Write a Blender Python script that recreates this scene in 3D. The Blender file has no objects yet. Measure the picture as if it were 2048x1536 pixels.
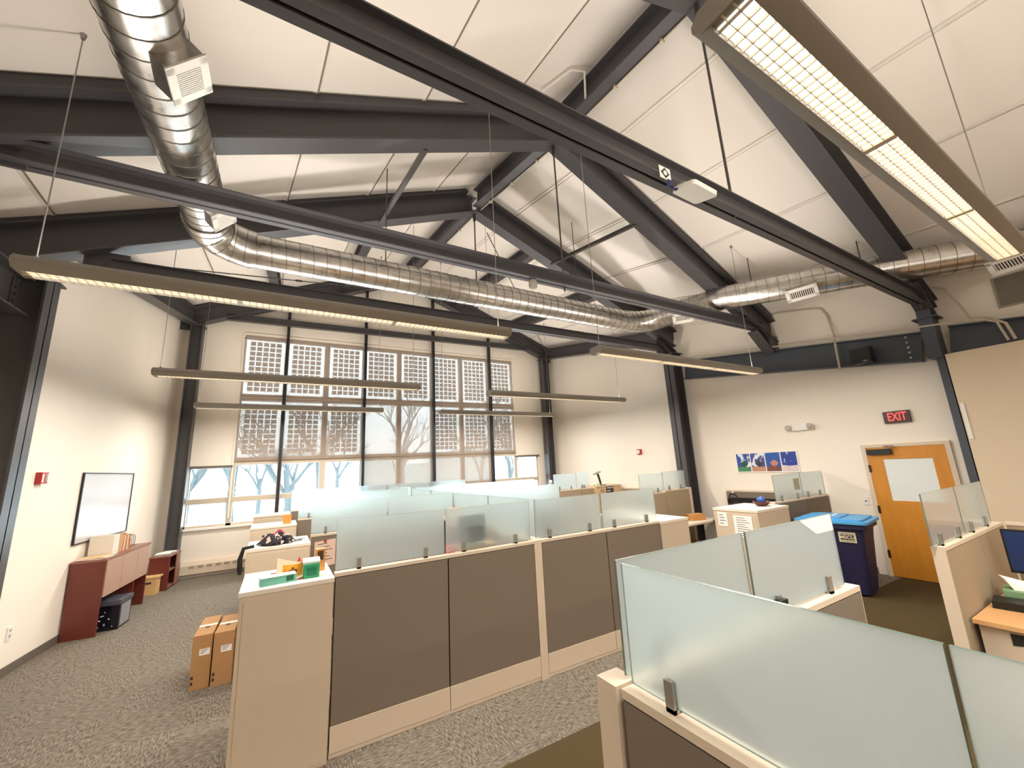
import bpy, math, random
from mathutils import Vector, Matrix
random.seed(7)
sc = bpy.context.scene
C = sc.collection
# ---------------- camera ----------------
CAMH = 2.06
cam = bpy.data.cameras.new('camera'); cam.sensor_width = 36.0; cam.sensor_fit = 'HORIZONTAL'
cam.lens = 794.233 / 2048 * 36; cam.clip_start = 0.05; cam.clip_end = 400
co = bpy.data.objects.new('camera', cam); C.objects.link(co); sc.camera = co
Rw = ((0.86680111, -0.49626767, -0.04872609), (0.05931268, 0.19963026, -0.97807452), (0.49511397, 0.844906, 0.2024747))
M4 = Matrix.Identity(4)
for i in range(3):
    M4[i][0] = Rw[0][i]; M4[i][1] = -Rw[1][i]; M4[i][2] = -Rw[2][i]
M4[2][3] = CAMH
co.matrix_world = M4
# ---------------- world, exposure ----------------
sc.view_settings.view_transform = 'Standard'; sc.view_settings.look = 'None'
sc.view_settings.gamma = 1.0; sc.view_settings.exposure = 0.93
w = bpy.data.worlds.new('sky'); sc.world = w; w.use_nodes = True
bg = w.node_tree.nodes['Background']
# overcast sky: about three times brighter overhead than at the horizon
_n = w.node_tree.nodes; _l = w.node_tree.links
_tc = _n.new('ShaderNodeTexCoord'); _sp = _n.new('ShaderNodeSeparateXYZ'); _mr = _n.new('ShaderNodeMapRange')
_mr.inputs['From Min'].default_value = 0.0; _mr.inputs['From Max'].default_value = 1.0
_mr.inputs['To Min'].default_value = 2.6; _mr.inputs['To Max'].default_value = 12.0
_l.new(_tc.outputs['Generated'], _sp.inputs[0]); _l.new(_sp.outputs['Z'], _mr.inputs['Value']); _l.new(_mr.outputs[0], bg.inputs[1])
bg.inputs[0].default_value = (0.84, 0.94, 1.0, 1)
WARM = (1.0, 0.93, 0.84)
UP_W, DOWN_W = 27.0, 60.0

# ---------------- materials ----------------
def lin(h):
    r = [int(h[i:i+2], 16) / 255 for i in (0, 2, 4)]
    return tuple(c / 12.92 if c <= .04045 else ((c + .055) / 1.055) ** 2.4 for c in r) + (1,)
MATS = {}
def mat(name, col, rough=.6, metal=0.0, spec=.5, noise=0, nscale=30, bump=0, bscale=200, emit=None, estr=0, stretch=None):
    if name in MATS: return MATS[name]
    m = bpy.data.materials.new(name); m.use_nodes = True; nt = m.node_tree; b = nt.nodes['Principled BSDF']
    c = lin(col) if isinstance(col, str) else col
    b.inputs['Base Color'].default_value = c; b.inputs['Roughness'].default_value = rough
    b.inputs['Metallic'].default_value = metal; b.inputs['Specular IOR Level'].default_value = spec
    tc = nt.nodes.new('ShaderNodeTexCoord'); vec = tc.outputs['Object']
    if stretch:
        mp = nt.nodes.new('ShaderNodeMapping'); mp.inputs['Scale'].default_value = stretch
        nt.links.new(vec, mp.inputs[0]); vec = mp.outputs[0]
    if noise:
        n = nt.nodes.new('ShaderNodeTexNoise'); n.inputs['Scale'].default_value = nscale; n.inputs['Detail'].default_value = 4
        nt.links.new(vec, n.inputs['Vector'])
        mx = nt.nodes.new('ShaderNodeMix'); mx.data_type = 'RGBA'
        mx.inputs['A'].default_value = tuple(x * (1 - noise) for x in c[:3]) + (1,)
        mx.inputs['B'].default_value = tuple(min(1, x * (1 + noise)) for x in c[:3]) + (1,)
        nt.links.new(n.outputs['Fac'], mx.inputs['Factor']); nt.links.new(mx.outputs['Result'], b.inputs['Base Color'])
    if bump:
        n2 = nt.nodes.new('ShaderNodeTexNoise'); n2.inputs['Scale'].default_value = bscale
        nt.links.new(vec, n2.inputs['Vector'])
        bp = nt.nodes.new('ShaderNodeBump'); bp.inputs['Strength'].default_value = bump; bp.inputs['Distance'].default_value = .005
        nt.links.new(n2.outputs['Fac'], bp.inputs['Height']); nt.links.new(bp.outputs[0], b.inputs['Normal'])
    if emit:
        b.inputs['Emission Color'].default_value = lin(emit) if isinstance(emit, str) else emit
        b.inputs['Emission Strength'].default_value = estr
    MATS[name] = m; return m
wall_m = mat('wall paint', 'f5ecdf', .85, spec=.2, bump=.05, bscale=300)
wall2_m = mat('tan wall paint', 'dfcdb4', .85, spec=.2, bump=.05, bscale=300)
ceil_m = mat('ceiling paint', 'efe8e0', .8, spec=.2)
steel_m = mat('dark steel paint', '4a484a', .42, spec=.5, noise=.08, nscale=8)
girder_m = mat('blue grey steel paint', '454b55', .45, spec=.5, noise=.1, nscale=8)
black_m = mat('black plastic', '161618', .4)
fab_m = mat('grey brown panel fabric', '837769', .95, spec=.1, noise=.12, nscale=500, bump=.3, bscale=900)
fab2_m = mat('taupe panel fabric', 'a8977f', .95, spec=.1, noise=.1, nscale=500, bump=.3, bscale=900)
trim_m = mat('cream panel trim', 'dccab4', .5)
cab_m = mat('cream cabinet metal', 'cfbda6', .5, noise=.02, nscale=6)
cabtop_m = mat('off white laminate', 'eadfce', .35)
white_m = mat('white plastic', 'efece6', .4)
paper_m = mat('white paper', 'f4f0ea', .8)
alum_m = mat('brushed clip metal', 'a9a59b', .35, metal=.7)
frame_m = mat('window frame paint', 'c9bba8', .5)
rod_m = mat('steel rod', '55504c', .4, metal=.4)
cable_m = mat('hanger cable', '9c9690', .35, metal=.6)
fix_m = mat('light fixture housing', '98928a', .55, metal=0.0)
conduit_m = mat('painted conduit', 'c4b8a6', .45)
brown_m = mat('brown cardboard', 'b08457', .85, noise=.08, nscale=14)
mahog_m = mat('mahogany laminate', '6b2f25', .38, noise=.2, nscale=5, stretch=(1, 1, 12))
maho2_m = mat('mahogany edge', '8c5f4f', .4, noise=.12, nscale=5)
door_m = mat('oak veneer door', 'd08a2c', .45, noise=.15, nscale=3, stretch=(1, 6, .6))
blue_m = mat('light blue bin lid', '4f9ed6', .45)
navy_m = mat('dark blue bin body', '1e1d42', .55, noise=.2, nscale=20)
red_m = mat('alarm red', 'b3231f', .4)
green_m = mat('green card', '2f8f6b', .5, noise=.15, nscale=12)
desk_m = mat('maple worktop', 'dba873', .4, noise=.06, nscale=4, stretch=(1, 8, 1))
base_m = mat('dark vinyl base', '6a6258', .6)
ink_m = mat('printed ink', '3a3636', .7)
tongue_m = mat('orange print', 'f0a52c', .6)
orange_m = mat('orange card', 'f08a3c', .6)
tan_m = mat('tan plastic bin', 'dbb27c', .6)
silver_m = mat('silver plastic', 'b8b2a8', .4, metal=.4)
snow_m = mat('snow', 'f4f8fc', .8)
bark_m = mat('bark', '333a3c', .9)
hill_m = mat('wooded hillside', '607073', .95, noise=.8, nscale=1.6)

def duct_mat():
    m = bpy.data.materials.new('galvanised duct'); m.use_nodes = True; nt = m.node_tree; b = nt.nodes['Principled BSDF']
    b.inputs['Metallic'].default_value = 1.0; b.inputs['Roughness'].default_value = .27
    tc = nt.nodes.new('ShaderNodeTexCoord')
    n = nt.nodes.new('ShaderNodeTexNoise'); n.inputs['Scale'].default_value = 9; n.inputs['Detail'].default_value = 5
    nt.links.new(tc.outputs['Object'], n.inputs['Vector'])
    cr = nt.nodes.new('ShaderNodeValToRGB'); cr.color_ramp.elements[0].color = (.52, .50, .47, 1); cr.color_ramp.elements[1].color = (.70, .68, .65, 1)
    cr.color_ramp.elements[0].position = .3; cr.color_ramp.elements[1].position = .7
    nt.links.new(n.outputs['Fac'], cr.inputs[0]); nt.links.new(cr.outputs[0], b.inputs['Base Color'])
    mr = nt.nodes.new('ShaderNodeMapRange'); mr.inputs['To Min'].default_value = .2; mr.inputs['To Max'].default_value = .4
    nt.links.new(n.outputs['Fac'], mr.inputs[0]); nt.links.new(mr.outputs[0], b.inputs['Roughness'])
    return m
duct_m = duct_mat()
def glass_frost(name, tint, rough=.45, mixf=.45, dif=.12):
    m = bpy.data.materials.new(name); m.use_nodes = True; nt = m.node_tree; nt.nodes.clear()
    o = nt.nodes.new('ShaderNodeOutputMaterial')
    p = nt.nodes.new('ShaderNodeBsdfPrincipled'); p.inputs['Base Color'].default_value = tint
    p.inputs['Transmission Weight'].default_value = 1.0; p.inputs['Roughness'].default_value = rough; p.inputs['IOR'].default_value = 1.3
    t = nt.nodes.new('ShaderNodeBsdfTranslucent'); t.inputs[0].default_value = (.84, .94, 1.0, 1)
    d = nt.nodes.new('ShaderNodeBsdfDiffuse'); d.inputs[0].default_value = tint
    a = nt.nodes.new('ShaderNodeMixShader'); a.inputs[0].default_value = dif
    nt.links.new(t.outputs[0], a.inputs[1]); nt.links.new(d.outputs[0], a.inputs[2])
    x = nt.nodes.new('ShaderNodeMixShader'); x.inputs[0].default_value = mixf
    nt.links.new(p.outputs[0], x.inputs[1]); nt.links.new(a.outputs[0], x.inputs[2])
    nt.links.new(x.outputs[0], o.inputs[0]); return m
frost_m = glass_frost('frosted glass', (.85, .94, .92, 1), .34, .27)
edge_m = mat('glass edge', '6f8078', .2)
def see(name, col, amount, dif=.5):
    # thin sheet: part transparent, rest translucent/diffuse
    m = bpy.data.materials.new(name); m.use_nodes = True; nt = m.node_tree; nt.nodes.clear()
    o = nt.nodes.new('ShaderNodeOutputMaterial'); tr = nt.nodes.new('ShaderNodeBsdfTransparent')
    tl = nt.nodes.new('ShaderNodeBsdfTranslucent'); tl.inputs[0].default_value = col
    d = nt.nodes.new('ShaderNodeBsdfDiffuse'); d.inputs[0].default_value = col
    a = nt.nodes.new('ShaderNodeMixShader'); a.inputs[0].default_value = dif
    nt.links.new(tl.outputs[0], a.inputs[1]); nt.links.new(d.outputs[0], a.inputs[2])
    x = nt.nodes.new('ShaderNodeMixShader'); x.inputs[0].default_value = 1 - amount
    nt.links.new(tr.outputs[0], x.inputs[1]); nt.links.new(a.outputs[0], x.inputs[2]); nt.links.new(x.outputs[0], o.inputs[0]); return m
shade_m = see('solar shade fabric', lin('b9aa9e'), .32, .8)
cell_m = see('solar cell', lin('6f665f'), .06)
def clear_glass():
    m = bpy.data.materials.new('clear glass'); m.use_nodes = True; nt = m.node_tree; nt.nodes.clear()
    o = nt.nodes.new('ShaderNodeOutputMaterial'); tr = nt.nodes.new('ShaderNodeBsdfTransparent')
    tr.inputs[0].default_value = (.95, .98, .98, 1)
    g = nt.nodes.new('ShaderNodeBsdfGlossy'); g.inputs['Roughness'].default_value = .02
    fr = nt.nodes.new('ShaderNodeFresnel'); fr.inputs[0].default_value = 1.45
    x = nt.nodes.new('ShaderNodeMixShader'); nt.links.new(fr.outputs[0], x.inputs[0])
    nt.links.new(tr.outputs[0], x.inputs[1]); nt.links.new(g.outputs[0], x.inputs[2]); nt.links.new(x.outputs[0], o.inputs[0]); return m
clear_m = clear_glass()
def carpet():
    m = bpy.data.materials.new('patterned carpet tile'); m.use_nodes = True; nt = m.node_tree; b = nt.nodes['Principled BSDF']
    b.inputs['Roughness'].default_value = .95; b.inputs['Specular IOR Level'].default_value = .1
    N = nt.nodes.new; L = nt.links.new
    tc = N('ShaderNodeTexCoord'); sep = N('ShaderNodeSeparateXYZ'); L(tc.outputs['Object'], sep.inputs[0])
    ck = N('ShaderNodeTexChecker'); ck.inputs['Scale'].default_value = 1.64; ck.inputs[1].default_value = (1, 1, 1, 1); ck.inputs[2].default_value = (0, 0, 0, 1)
    L(tc.outputs['Object'], ck.inputs[0])
    def streak(sx, sy):
        mp = N('ShaderNodeMapping'); mp.inputs['Scale'].default_value = (sx, sy, 1); L(tc.outputs['Object'], mp.inputs[0])
        n = N('ShaderNodeTexNoise'); n.inputs['Scale'].default_value = 6; n.inputs['Detail'].default_value = 3; n.inputs['Roughness'].default_value = .7
        L(mp.outputs[0], n.inputs['Vector']); return n.outputs['Fac']
    a, c = streak(3, 16), streak(16, 3)
    mx = N('ShaderNodeMix'); mx.data_type = 'FLOAT'; L(ck.outputs['Fac'], mx.inputs['Factor']); L(a, mx.inputs['A']); L(c, mx.inputs['B'])
    cr = N('ShaderNodeValToRGB'); e = cr.color_ramp.elements
    e[0].position = .38; e[0].color = lin('554c42'); e[1].position = .62; e[1].color = lin('91897c'); L(mx.outputs['Result'], cr.inputs[0])
    L(cr.outputs[0], b.inputs['Base Color']); return m
carpet_m = carpet()
carpet2_m = mat('plain dark carpet', '52462f', .95, spec=.1, noise=.2, nscale=180)
def emitter(name, col, s):
    m = bpy.data.materials.new(name); m.use_nodes = True; nt = m.node_tree; nt.nodes.clear()
    o = nt.nodes.new('ShaderNodeOutputMaterial'); e = nt.nodes.new('ShaderNodeEmission')
    e.inputs[0].default_value = col; e.inputs[1].default_value = s; nt.links.new(e.outputs[0], o.inputs[0]); return m
lamp_m = emitter('fluorescent tube', (1, .90, .76, 1), 2.3)
exit_m = emitter('red exit letters', (1, .06, .05, 1), 1.6)
def picture(name, sky, ground, cloudy):
    m = bpy.data.materials.new(name); m.use_nodes = True; nt = m.node_tree; b = nt.nodes['Principled BSDF']; N = nt.nodes.new; L = nt.links.new
    tc = N('ShaderNodeTexCoord'); n = N('ShaderNodeTexNoise'); n.inputs['Scale'].default_value = 9; L(tc.outputs['Object'], n.inputs['Vector'])
    cr = N('ShaderNodeValToRGB'); cr.color_ramp.elements[0].position = cloudy; cr.color_ramp.elements[0].color = lin(sky)
    cr.color_ramp.elements[1].position = cloudy + .08; cr.color_ramp.elements[1].color = lin('dfe8f5'); L(n.outputs['Fac'], cr.inputs[0])
    L(cr.outputs[0], b.inputs['Base Color']); return m

# ---------------- mesh helper ----------------
class MB:
    def __init__(s, xf=None): s.v = []; s.f = []; s.m = []; s.xf = xf
    def add(s, vs, fs, mi=0):
        n = len(s.v)
        for p in vs:
            p = Vector(p); s.v.append(s.xf @ p if s.xf else p)
        for f in fs: s.f.append(tuple(i + n for i in f)); s.m.append(mi)
    def box(s, x0, x1, y0, y1, z0, z1, mi=0, edge=None):
        x0, x1 = sorted((x0, x1)); y0, y1 = sorted((y0, y1)); z0, z1 = sorted((z0, z1))
        vs = [(x0, y0, z0), (x1, y0, z0), (x1, y1, z0), (x0, y1, z0), (x0, y0, z1), (x1, y0, z1), (x1, y1, z1), (x0, y1, z1)]
        s.add(vs, [(0, 3, 2, 1), (4, 5, 6, 7), (0, 1, 5, 4), (1, 2, 6, 5), (2, 3, 7, 6), (3, 0, 4, 7)], mi); return s
    def rbox(s, x0, x1, y0, y1, z0, z1, r, mi=0, n=3):
        # box with rounded vertical edges and softened top
        pts = []
        for cx, cy, a0 in ((x1 - r, y1 - r, 0), (x0 + r, y1 - r, 90), (x0 + r, y0 + r, 180), (x1 - r, y0 + r, 270)):
            for k in range(n + 1):
                a = math.radians(a0 + 90 * k / n); pts.append((cx + r * math.cos(a), cy + r * math.sin(a)))
        s.prism(pts, z0, z1, mi); return s
    def prism(s, pts, z0, z1, mi=0):
        n = len(pts); vs = [(x, y, z0) for x, y in pts] + [(x, y, z1) for x, y in pts]
        s.add(vs, [tuple(range(n))[::-1], tuple(range(n, 2 * n))] + [(i, (i + 1) % n, n + (i + 1) % n, n + i) for i in range(n)], mi); return s
    def xprism(s, pts, y0, y1, mi=0):   # pts in (x,z), extruded along y
        n = len(pts); vs = [(x, y0, z) for x, z in pts] + [(x, y1, z) for x, z in pts]
        s.add(vs, [tuple(range(n)), tuple(range(n, 2 * n))[::-1]] + [(i, n + i, n + (i + 1) % n, (i + 1) % n) for i in range(n)], mi); return s
    def yprism(s, pts, x0, x1, mi=0):   # pts in (y,z), extruded along x
        n = len(pts); vs = [(x0, y, z) for y, z in pts] + [(x1, y, z) for y, z in pts]
        s.add(vs, [tuple(range(n))[::-1], tuple(range(n, 2 * n))] + [(i, (i + 1) % n, n + (i + 1) % n, n + i) for i in range(n)], mi); return s
    def quad(s, a, b, c, d, mi=0): s.add([a, b, c, d], [(0, 1, 2, 3)], mi); return s
    def sweep(s, p, q, sec, up=(0, 0, 1), mi=0):
        # closed section [(side, up)] swept from p to q
        p = Vector(p); q = Vector(q); d = (q - p).normalized(); u = Vector(up); sd = d.cross(u).normalized(); u = sd.cross(d).normalized()
        n = len(sec); vs = [p + sd * a + u * b for a, b in sec] + [q + sd * a + u * b for a, b in sec]
        s.add(vs, [tuple(range(n))[::-1], tuple(range(n, 2 * n))] + [(i, (i + 1) % n, n + (i + 1) % n, n + i) for i in range(n)], mi); return s
    def ibeam(s, p, q, dep=.46, wid=.22, tf=.022, tw=.014, up=(0, 0, 1), mi=0):
        h = dep; b = wid / 2; t = tw / 2   # section bottom at 0
        for sec in ([(-b, 0), (b, 0), (b, tf), (-b, tf)], [(-b, h - tf), (b, h - tf), (b, h), (-b, h)], [(-t, tf), (t, tf), (t, h - tf), (-t, h - tf)]):
            s.sweep(p, q, sec, up, mi)
        return s
    def bar(s, p, q, w_, h_, up=(0, 0, 1), mi=0):
        a, b = w_ / 2, h_ / 2; return s.sweep(p, q, [(-a, -b), (a, -b), (a, b), (-a, b)], up, mi)
    def tube(s, pts, r, n=8, mi=0, closed=False):
        pts = [Vector(p) for p in pts]; rings = []; u = None
        for i, p in enumerate(pts):
            d = (pts[min(i + 1, len(pts) - 1)] - pts[max(i - 1, 0)]).normalized()
            if u is None: u = d.orthogonal().normalized()
            else: u = (u - d * u.dot(d)).normalized()
            v = d.cross(u); rr = r[i] if isinstance(r, (list, tuple)) else r
            rings.append([p + (u * math.cos(2 * math.pi * k / n) + v * math.sin(2 * math.pi * k / n)) * rr for k in range(n)])
        vs = [x for rg in rings for x in rg]; fs = []
        for i in range(len(rings) - 1):
            for k in range(n): fs.append((i * n + k, i * n + (k + 1) % n, (i + 1) * n + (k + 1) % n, (i + 1) * n + k))
        fs.append(tuple(range(n))[::-1]); fs.append(tuple(range((len(rings) - 1) * n, len(rings) * n)))
        s.add(vs, fs, mi); return s
    def lathe(s, cx, cy, prof, n=20, mi=0):
        vs = [(cx + r * math.cos(2 * math.pi * k / n), cy + r * math.sin(2 * math.pi * k / n), z) for r, z in prof for k in range(n)]
        fs = [(i * n + k, i * n + (k + 1) % n, (i + 1) * n + (k + 1) % n, (i + 1) * n + k) for i in range(len(prof) - 1) for k in range(n)]
        fs += [tuple(range(n))[::-1], tuple(range((len(prof) - 1) * n, len(prof) * n))]
        s.add(vs, fs, mi); return s
    def ball(s, c, r, n=10, sz=1, mi=0):
        prof = [(max(1e-4, r * math.sin(math.pi * k / n)), c[2] - r * sz * math.cos(math.pi * k / n)) for k in range(n + 1)]
        return s.lathe(c[0], c[1], prof, 14, mi)
    def build(s, name, mats, parent=None, smooth=False, label=None, auto=None):
        me = bpy.data.meshes.new(name); o0 = ORG.get(parent, Vector((0, 0, 0))) if parent else Vector((0, 0, 0))
        me.from_pydata([tuple(p - o0) for p in s.v], [], s.f)
        mats = mats if isinstance(mats, (list, tuple)) else [mats]
        for m in mats: me.materials.append(m)
        me.polygons.foreach_set('material_index', s.m)
        if smooth: me.polygons.foreach_set('use_smooth', [True] * len(s.f))
        me.validate(); me.update()
        import bmesh
        bm = bmesh.new(); bm.from_mesh(me); bmesh.ops.recalc_face_normals(bm, faces=bm.faces); bm.to_mesh(me); bm.free()
        if smooth and hasattr(me, 'set_sharp_from_angle'): me.set_sharp_from_angle(angle=math.radians(auto or 40))
        o = bpy.data.objects.new(name, me); C.objects.link(o)
        if parent: o.parent = parent
        ORG[o] = o0
        if label: o['label'] = label
        return o
ORG = {}
def tag(o, label=None, cat=None, group=None, kind=None):
    if label: o['label'] = label
    if cat: o['category'] = cat
    if group: o['group'] = group
    if kind: o['kind'] = kind
    return o
def thing(name, label, cat, loc=(0, 0, 0), group=None, kind=None):
    o = bpy.data.objects.new(name, None); o.empty_display_size = .1; C.objects.link(o); o.location = loc; ORG[o] = Vector(loc)
    return tag(o, label, cat, group, kind)
def solo(o):   # give a one-mesh thing an origin at its base centre
    me = o.data; vs = [v.co for v in me.vertices]
    c = Vector(((min(v.x for v in vs) + max(v.x for v in vs)) / 2, (min(v.y for v in vs) + max(v.y for v in vs)) / 2, min(v.z for v in vs)))
    me.transform(Matrix.Translation(-c)); o.location = c; return o
def text(s, size, xf, mat_, name, parent, ext=.002, bold=0.0):
    cu = bpy.data.curves.new(name, 'FONT'); cu.body = s; cu.size = size; cu.extrude = ext; cu.align_x = 'CENTER'; cu.align_y = 'CENTER'; cu.offset = bold
    t = bpy.data.objects.new(name + '_tmp', cu); C.objects.link(t); bpy.context.view_layer.update()
    me = bpy.data.meshes.new_from_object(t.evaluated_get(bpy.context.evaluated_depsgraph_get())); bpy.data.objects.remove(t)
    me.transform(Matrix.Translation(-ORG.get(parent, Vector((0, 0, 0)))) @ xf); me.materials.clear(); me.materials.append(mat_)
    o = bpy.data.objects.new(name, me); C.objects.link(o); o.parent = parent; ORG[o] = ORG.get(parent, Vector((0, 0, 0))); return o
def basis(o, ex, ey):   # matrix: local x -> ex, local y -> ey
    ex = Vector(ex).normalized(); ey = Vector(ey).normalized(); ez = ex.cross(ey)
    m = Matrix.Identity(4)
    for i in range(3): m[i][0] = ex[i]; m[i][1] = ey[i]; m[i][2] = ez[i]; m[i][3] = o[i]
    return m

# ---------------- roof geometry ----------------
# frame: y, apex x, apex z (underside of rafter), left (x,z), right (x,z), ceiling offset
FR = [(-5.2, 3.75, 6.55, (-3.4, 3.75), (8.85, 3.95), .6),
      (1.80, 3.57, 6.80, (-3.4, 3.95), (8.85, 4.25), .6),
      (4.15, 3.38, 6.88, (-3.4, 4.06), (8.85, 4.28), .62),
      (6.50, 3.12, 7.10, (-3.4, 4.42), (8.85, 4.84), .56),
      (11.8, 3.05, 7.86, (-3.4, 5.18), (8.85, 5.60), .52)]
def fr_at(y):
    for a, b in zip(FR, FR[1:]):
        if y <= b[0] or b is FR[-1]:
            t = (y - a[0]) / (b[0] - a[0]); L_ = lambda p, q: p + (q - p) * t
            return (y, L_(a[1], b[1]), L_(a[2], b[2]), (L_(a[3][0], b[3][0]), L_(a[3][1], b[3][1])), (L_(a[4][0], b[4][0]), L_(a[4][1], b[4][1])), L_(a[5], b[5]))
def under(x, y):      # rafter underside height
    f = fr_at(y); e = f[3] if x < f[1] else f[4]
    return f[2] + (e[1] - f[2]) * (x - f[1]) / (e[0] - f[1])
def ceilz(x, y): return under(x, y) + fr_at(y)[5]

# ---------------- setting ----------------
f = MB(); f.box(-4, 9.2, 2.92, 12, -.1, 0); tag(f.build('floor', carpet_m), kind='structure')
f = MB(); f.box(-4, 9.2, -5.4, 2.92, -.1, .001); tag(f.build('floor_2', carpet2_m), kind='structure')
# ceiling slopes as thick slabs with battens over the panel joints
cb = MB()
ys = [-5.2, 1.8, 4.15, 6.5, 8.3, 10, 12.0]
for side in (0, 1):
    for y0, y1 in zip(ys, ys[1:]):
        N = 6
        for k in range(N):
            def X(y, t):
                g = fr_at(min(y, 12.0)); xe = (g[3] if side == 0 else g[4])[0] + (-.1 if side == 0 else .4); return g[1] + (xe - g[1]) * t
            q = [(X(y0, k / N), y0), (X(y0, (k + 1) / N), y0), (X(y1, (k + 1) / N), y1), (X(y1, k / N), y1)]
            lo = [(x, y, ceilz(x, y)) for x, y in q]; hi = [(x, y, z + .12) for x, y, z in lo]
            cb.add(lo + hi, [(0, 1, 2, 3), (4, 5, 6, 7), (0, 1, 5, 4), (1, 2, 6, 5), (2, 3, 7, 6), (3, 0, 4, 7)])
tag(cb.build('ceiling', ceil_m), kind='structure')
seams = MB()
offs = [.9, 2.1, 3.3, 4.5, 5.7]
for side, sg in ((0, -1), (1, 1)):
    for o_ in offs:
        for y0, y1 in zip(ys, ys[1:]):
            if y0 >= 11.9: continue
            p = []
            for y in (y0, min(y1, 11.75)):
                g = fr_at(y); x = g[1] + sg * o_; p.append(Vector((x, y, ceilz(x, y) - .004)))
            seams.bar(p[0], p[1], .05, .012)
            q0, q1 = p[0] + Vector((.035, 0, -.0045)), p[1] + Vector((.035, 0, -.0045))
            seams.bar(q0, q1, .014, .012, mi=1)
tag(seams.build('trim_ceiling', [ceil_m, mat('joint shadow gap', '8d8072', .9)]), kind='structure')

YW = 11.78
wb = MB()
def wbox(x0, x1, z0, z1): wb.box(x0, x1, YW, YW + .25, z0, z1)
OPN = [(-1.82, -.97, 1.03, 2.40), (-.97, 6.93, 1.03, 5.66), (6.93, 7.82, 1.03, 2.40)]
wbox(-3.5, 9.2, 0, 1.03); wbox(-3.5, -1.82, 1.03, 2.4); wbox(7.82, 9.2, 1.03, 2.4)
wbox(-3.5, -.97, 2.4, 5.66); wbox(6.93, 9.2, 2.4, 5.66)
gl = fr_at(YW)
gz = lambda x: ceilz(x, YW) + .05
wb.xprism([(-3.5, min(5.66, gz(-3.5))), (9.2, 5.66), (9.2, max(5.7, gz(9.2))), (gl[1], gz(gl[1])), (-3.5, gz(-3.5))], YW, YW + .25)
tag(wb.build('wall_back', wall_m), kind='structure')
def slab_wall(name, p0, p1, n, thick, m, z0=0, ztop=None, step=None):
    b = MB(); p0 = Vector(p0); p1 = Vector(p1)
    d = (p1 - p0).normalized(); nn = Vector((d.y, -d.x)) * thick; K = n
    for k in range(K):
        a = p0.lerp(p1, k / K); c = p0.lerp(p1, (k + 1) / K)
        za = ztop(a.x, a.y) if ztop else 3; zc = ztop(c.x, c.y) if ztop else 3
        lo = [(a.x, a.y, z0), (c.x, c.y, z0), (c.x + nn.x, c.y + nn.y, z0), (a.x + nn.x, a.y + nn.y, z0)]
        hi = [(a.x, a.y, za), (c.x, c.y, zc), (c.x + nn.x, c.y + nn.y, zc), (a.x + nn.x, a.y + nn.y, za)]
        b.add(lo + hi, [(0, 1, 2, 3), (4, 5, 6, 7), (0, 1, 5, 4), (1, 2, 6, 5), (2, 3, 7, 6), (3, 0, 4, 7)])
    return tag(b.build(name, m), kind='structure')
ct = lambda x, y: ceilz(x, y) + .03
def LX(y): return -2.5 + .09 * (y - 8.4)
slab_wall('wall_left', (LX(6.62), 6.62), (LX(YW), YW), 6, -.2, wall_m, ztop=ct)
slab_wall('wall_left_2', (-3.3, -5.2), (-3.3, 6.7), 8, -.2, wall_m, ztop=ct)
b = MB(); b.box(-3.3, LX(6.62) , 6.7, 6.8, 0, 4.9); tag(b.build('wall_left_3', wall_m), kind='structure')
slab_wall('wall_right', (8.82, -5.2), (8.82, 6.6), 10, .2, wall_m, ztop=ct)
slab_wall('wall_right_2', (8.82, 6.6), (8.47, YW), 6, .2, wall_m, ztop=ct)
slab_wall('wall_front', (-3.5, -5.2), (9.0, -5.2), 12, .2, wall_m, ztop=ct)
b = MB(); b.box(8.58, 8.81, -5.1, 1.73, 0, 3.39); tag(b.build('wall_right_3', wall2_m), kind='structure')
def base_run(name, p0, p1, off=.012, h=.1):
    b = MB(); p0 = Vector((*p0, h / 2)); p1 = Vector((*p1, h / 2)); b.bar(p0, p1, off * 2, h); tag(b.build(name, base_m), kind='structure')
base_run('baseboard_left', (LX(6.65) + .003, 6.65), (LX(11.5), 11.5))
base_run('baseboard_right', (8.815, 3.2), (8.815, 6.3)); base_run('baseboard_right_2', (8.815, 1.9), (8.815, 1.96))
b = MB(); b.box(-.98, 6.94, YW - .06, YW, .985, 1.03); b.box(-1.9, -.98, YW - .06, YW, .985, 1.03); b.box(6.94, 7.9, YW - .06, YW, .985, 1.03)
tag(b.build('trim_sill', white_m), kind='structure')

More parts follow.
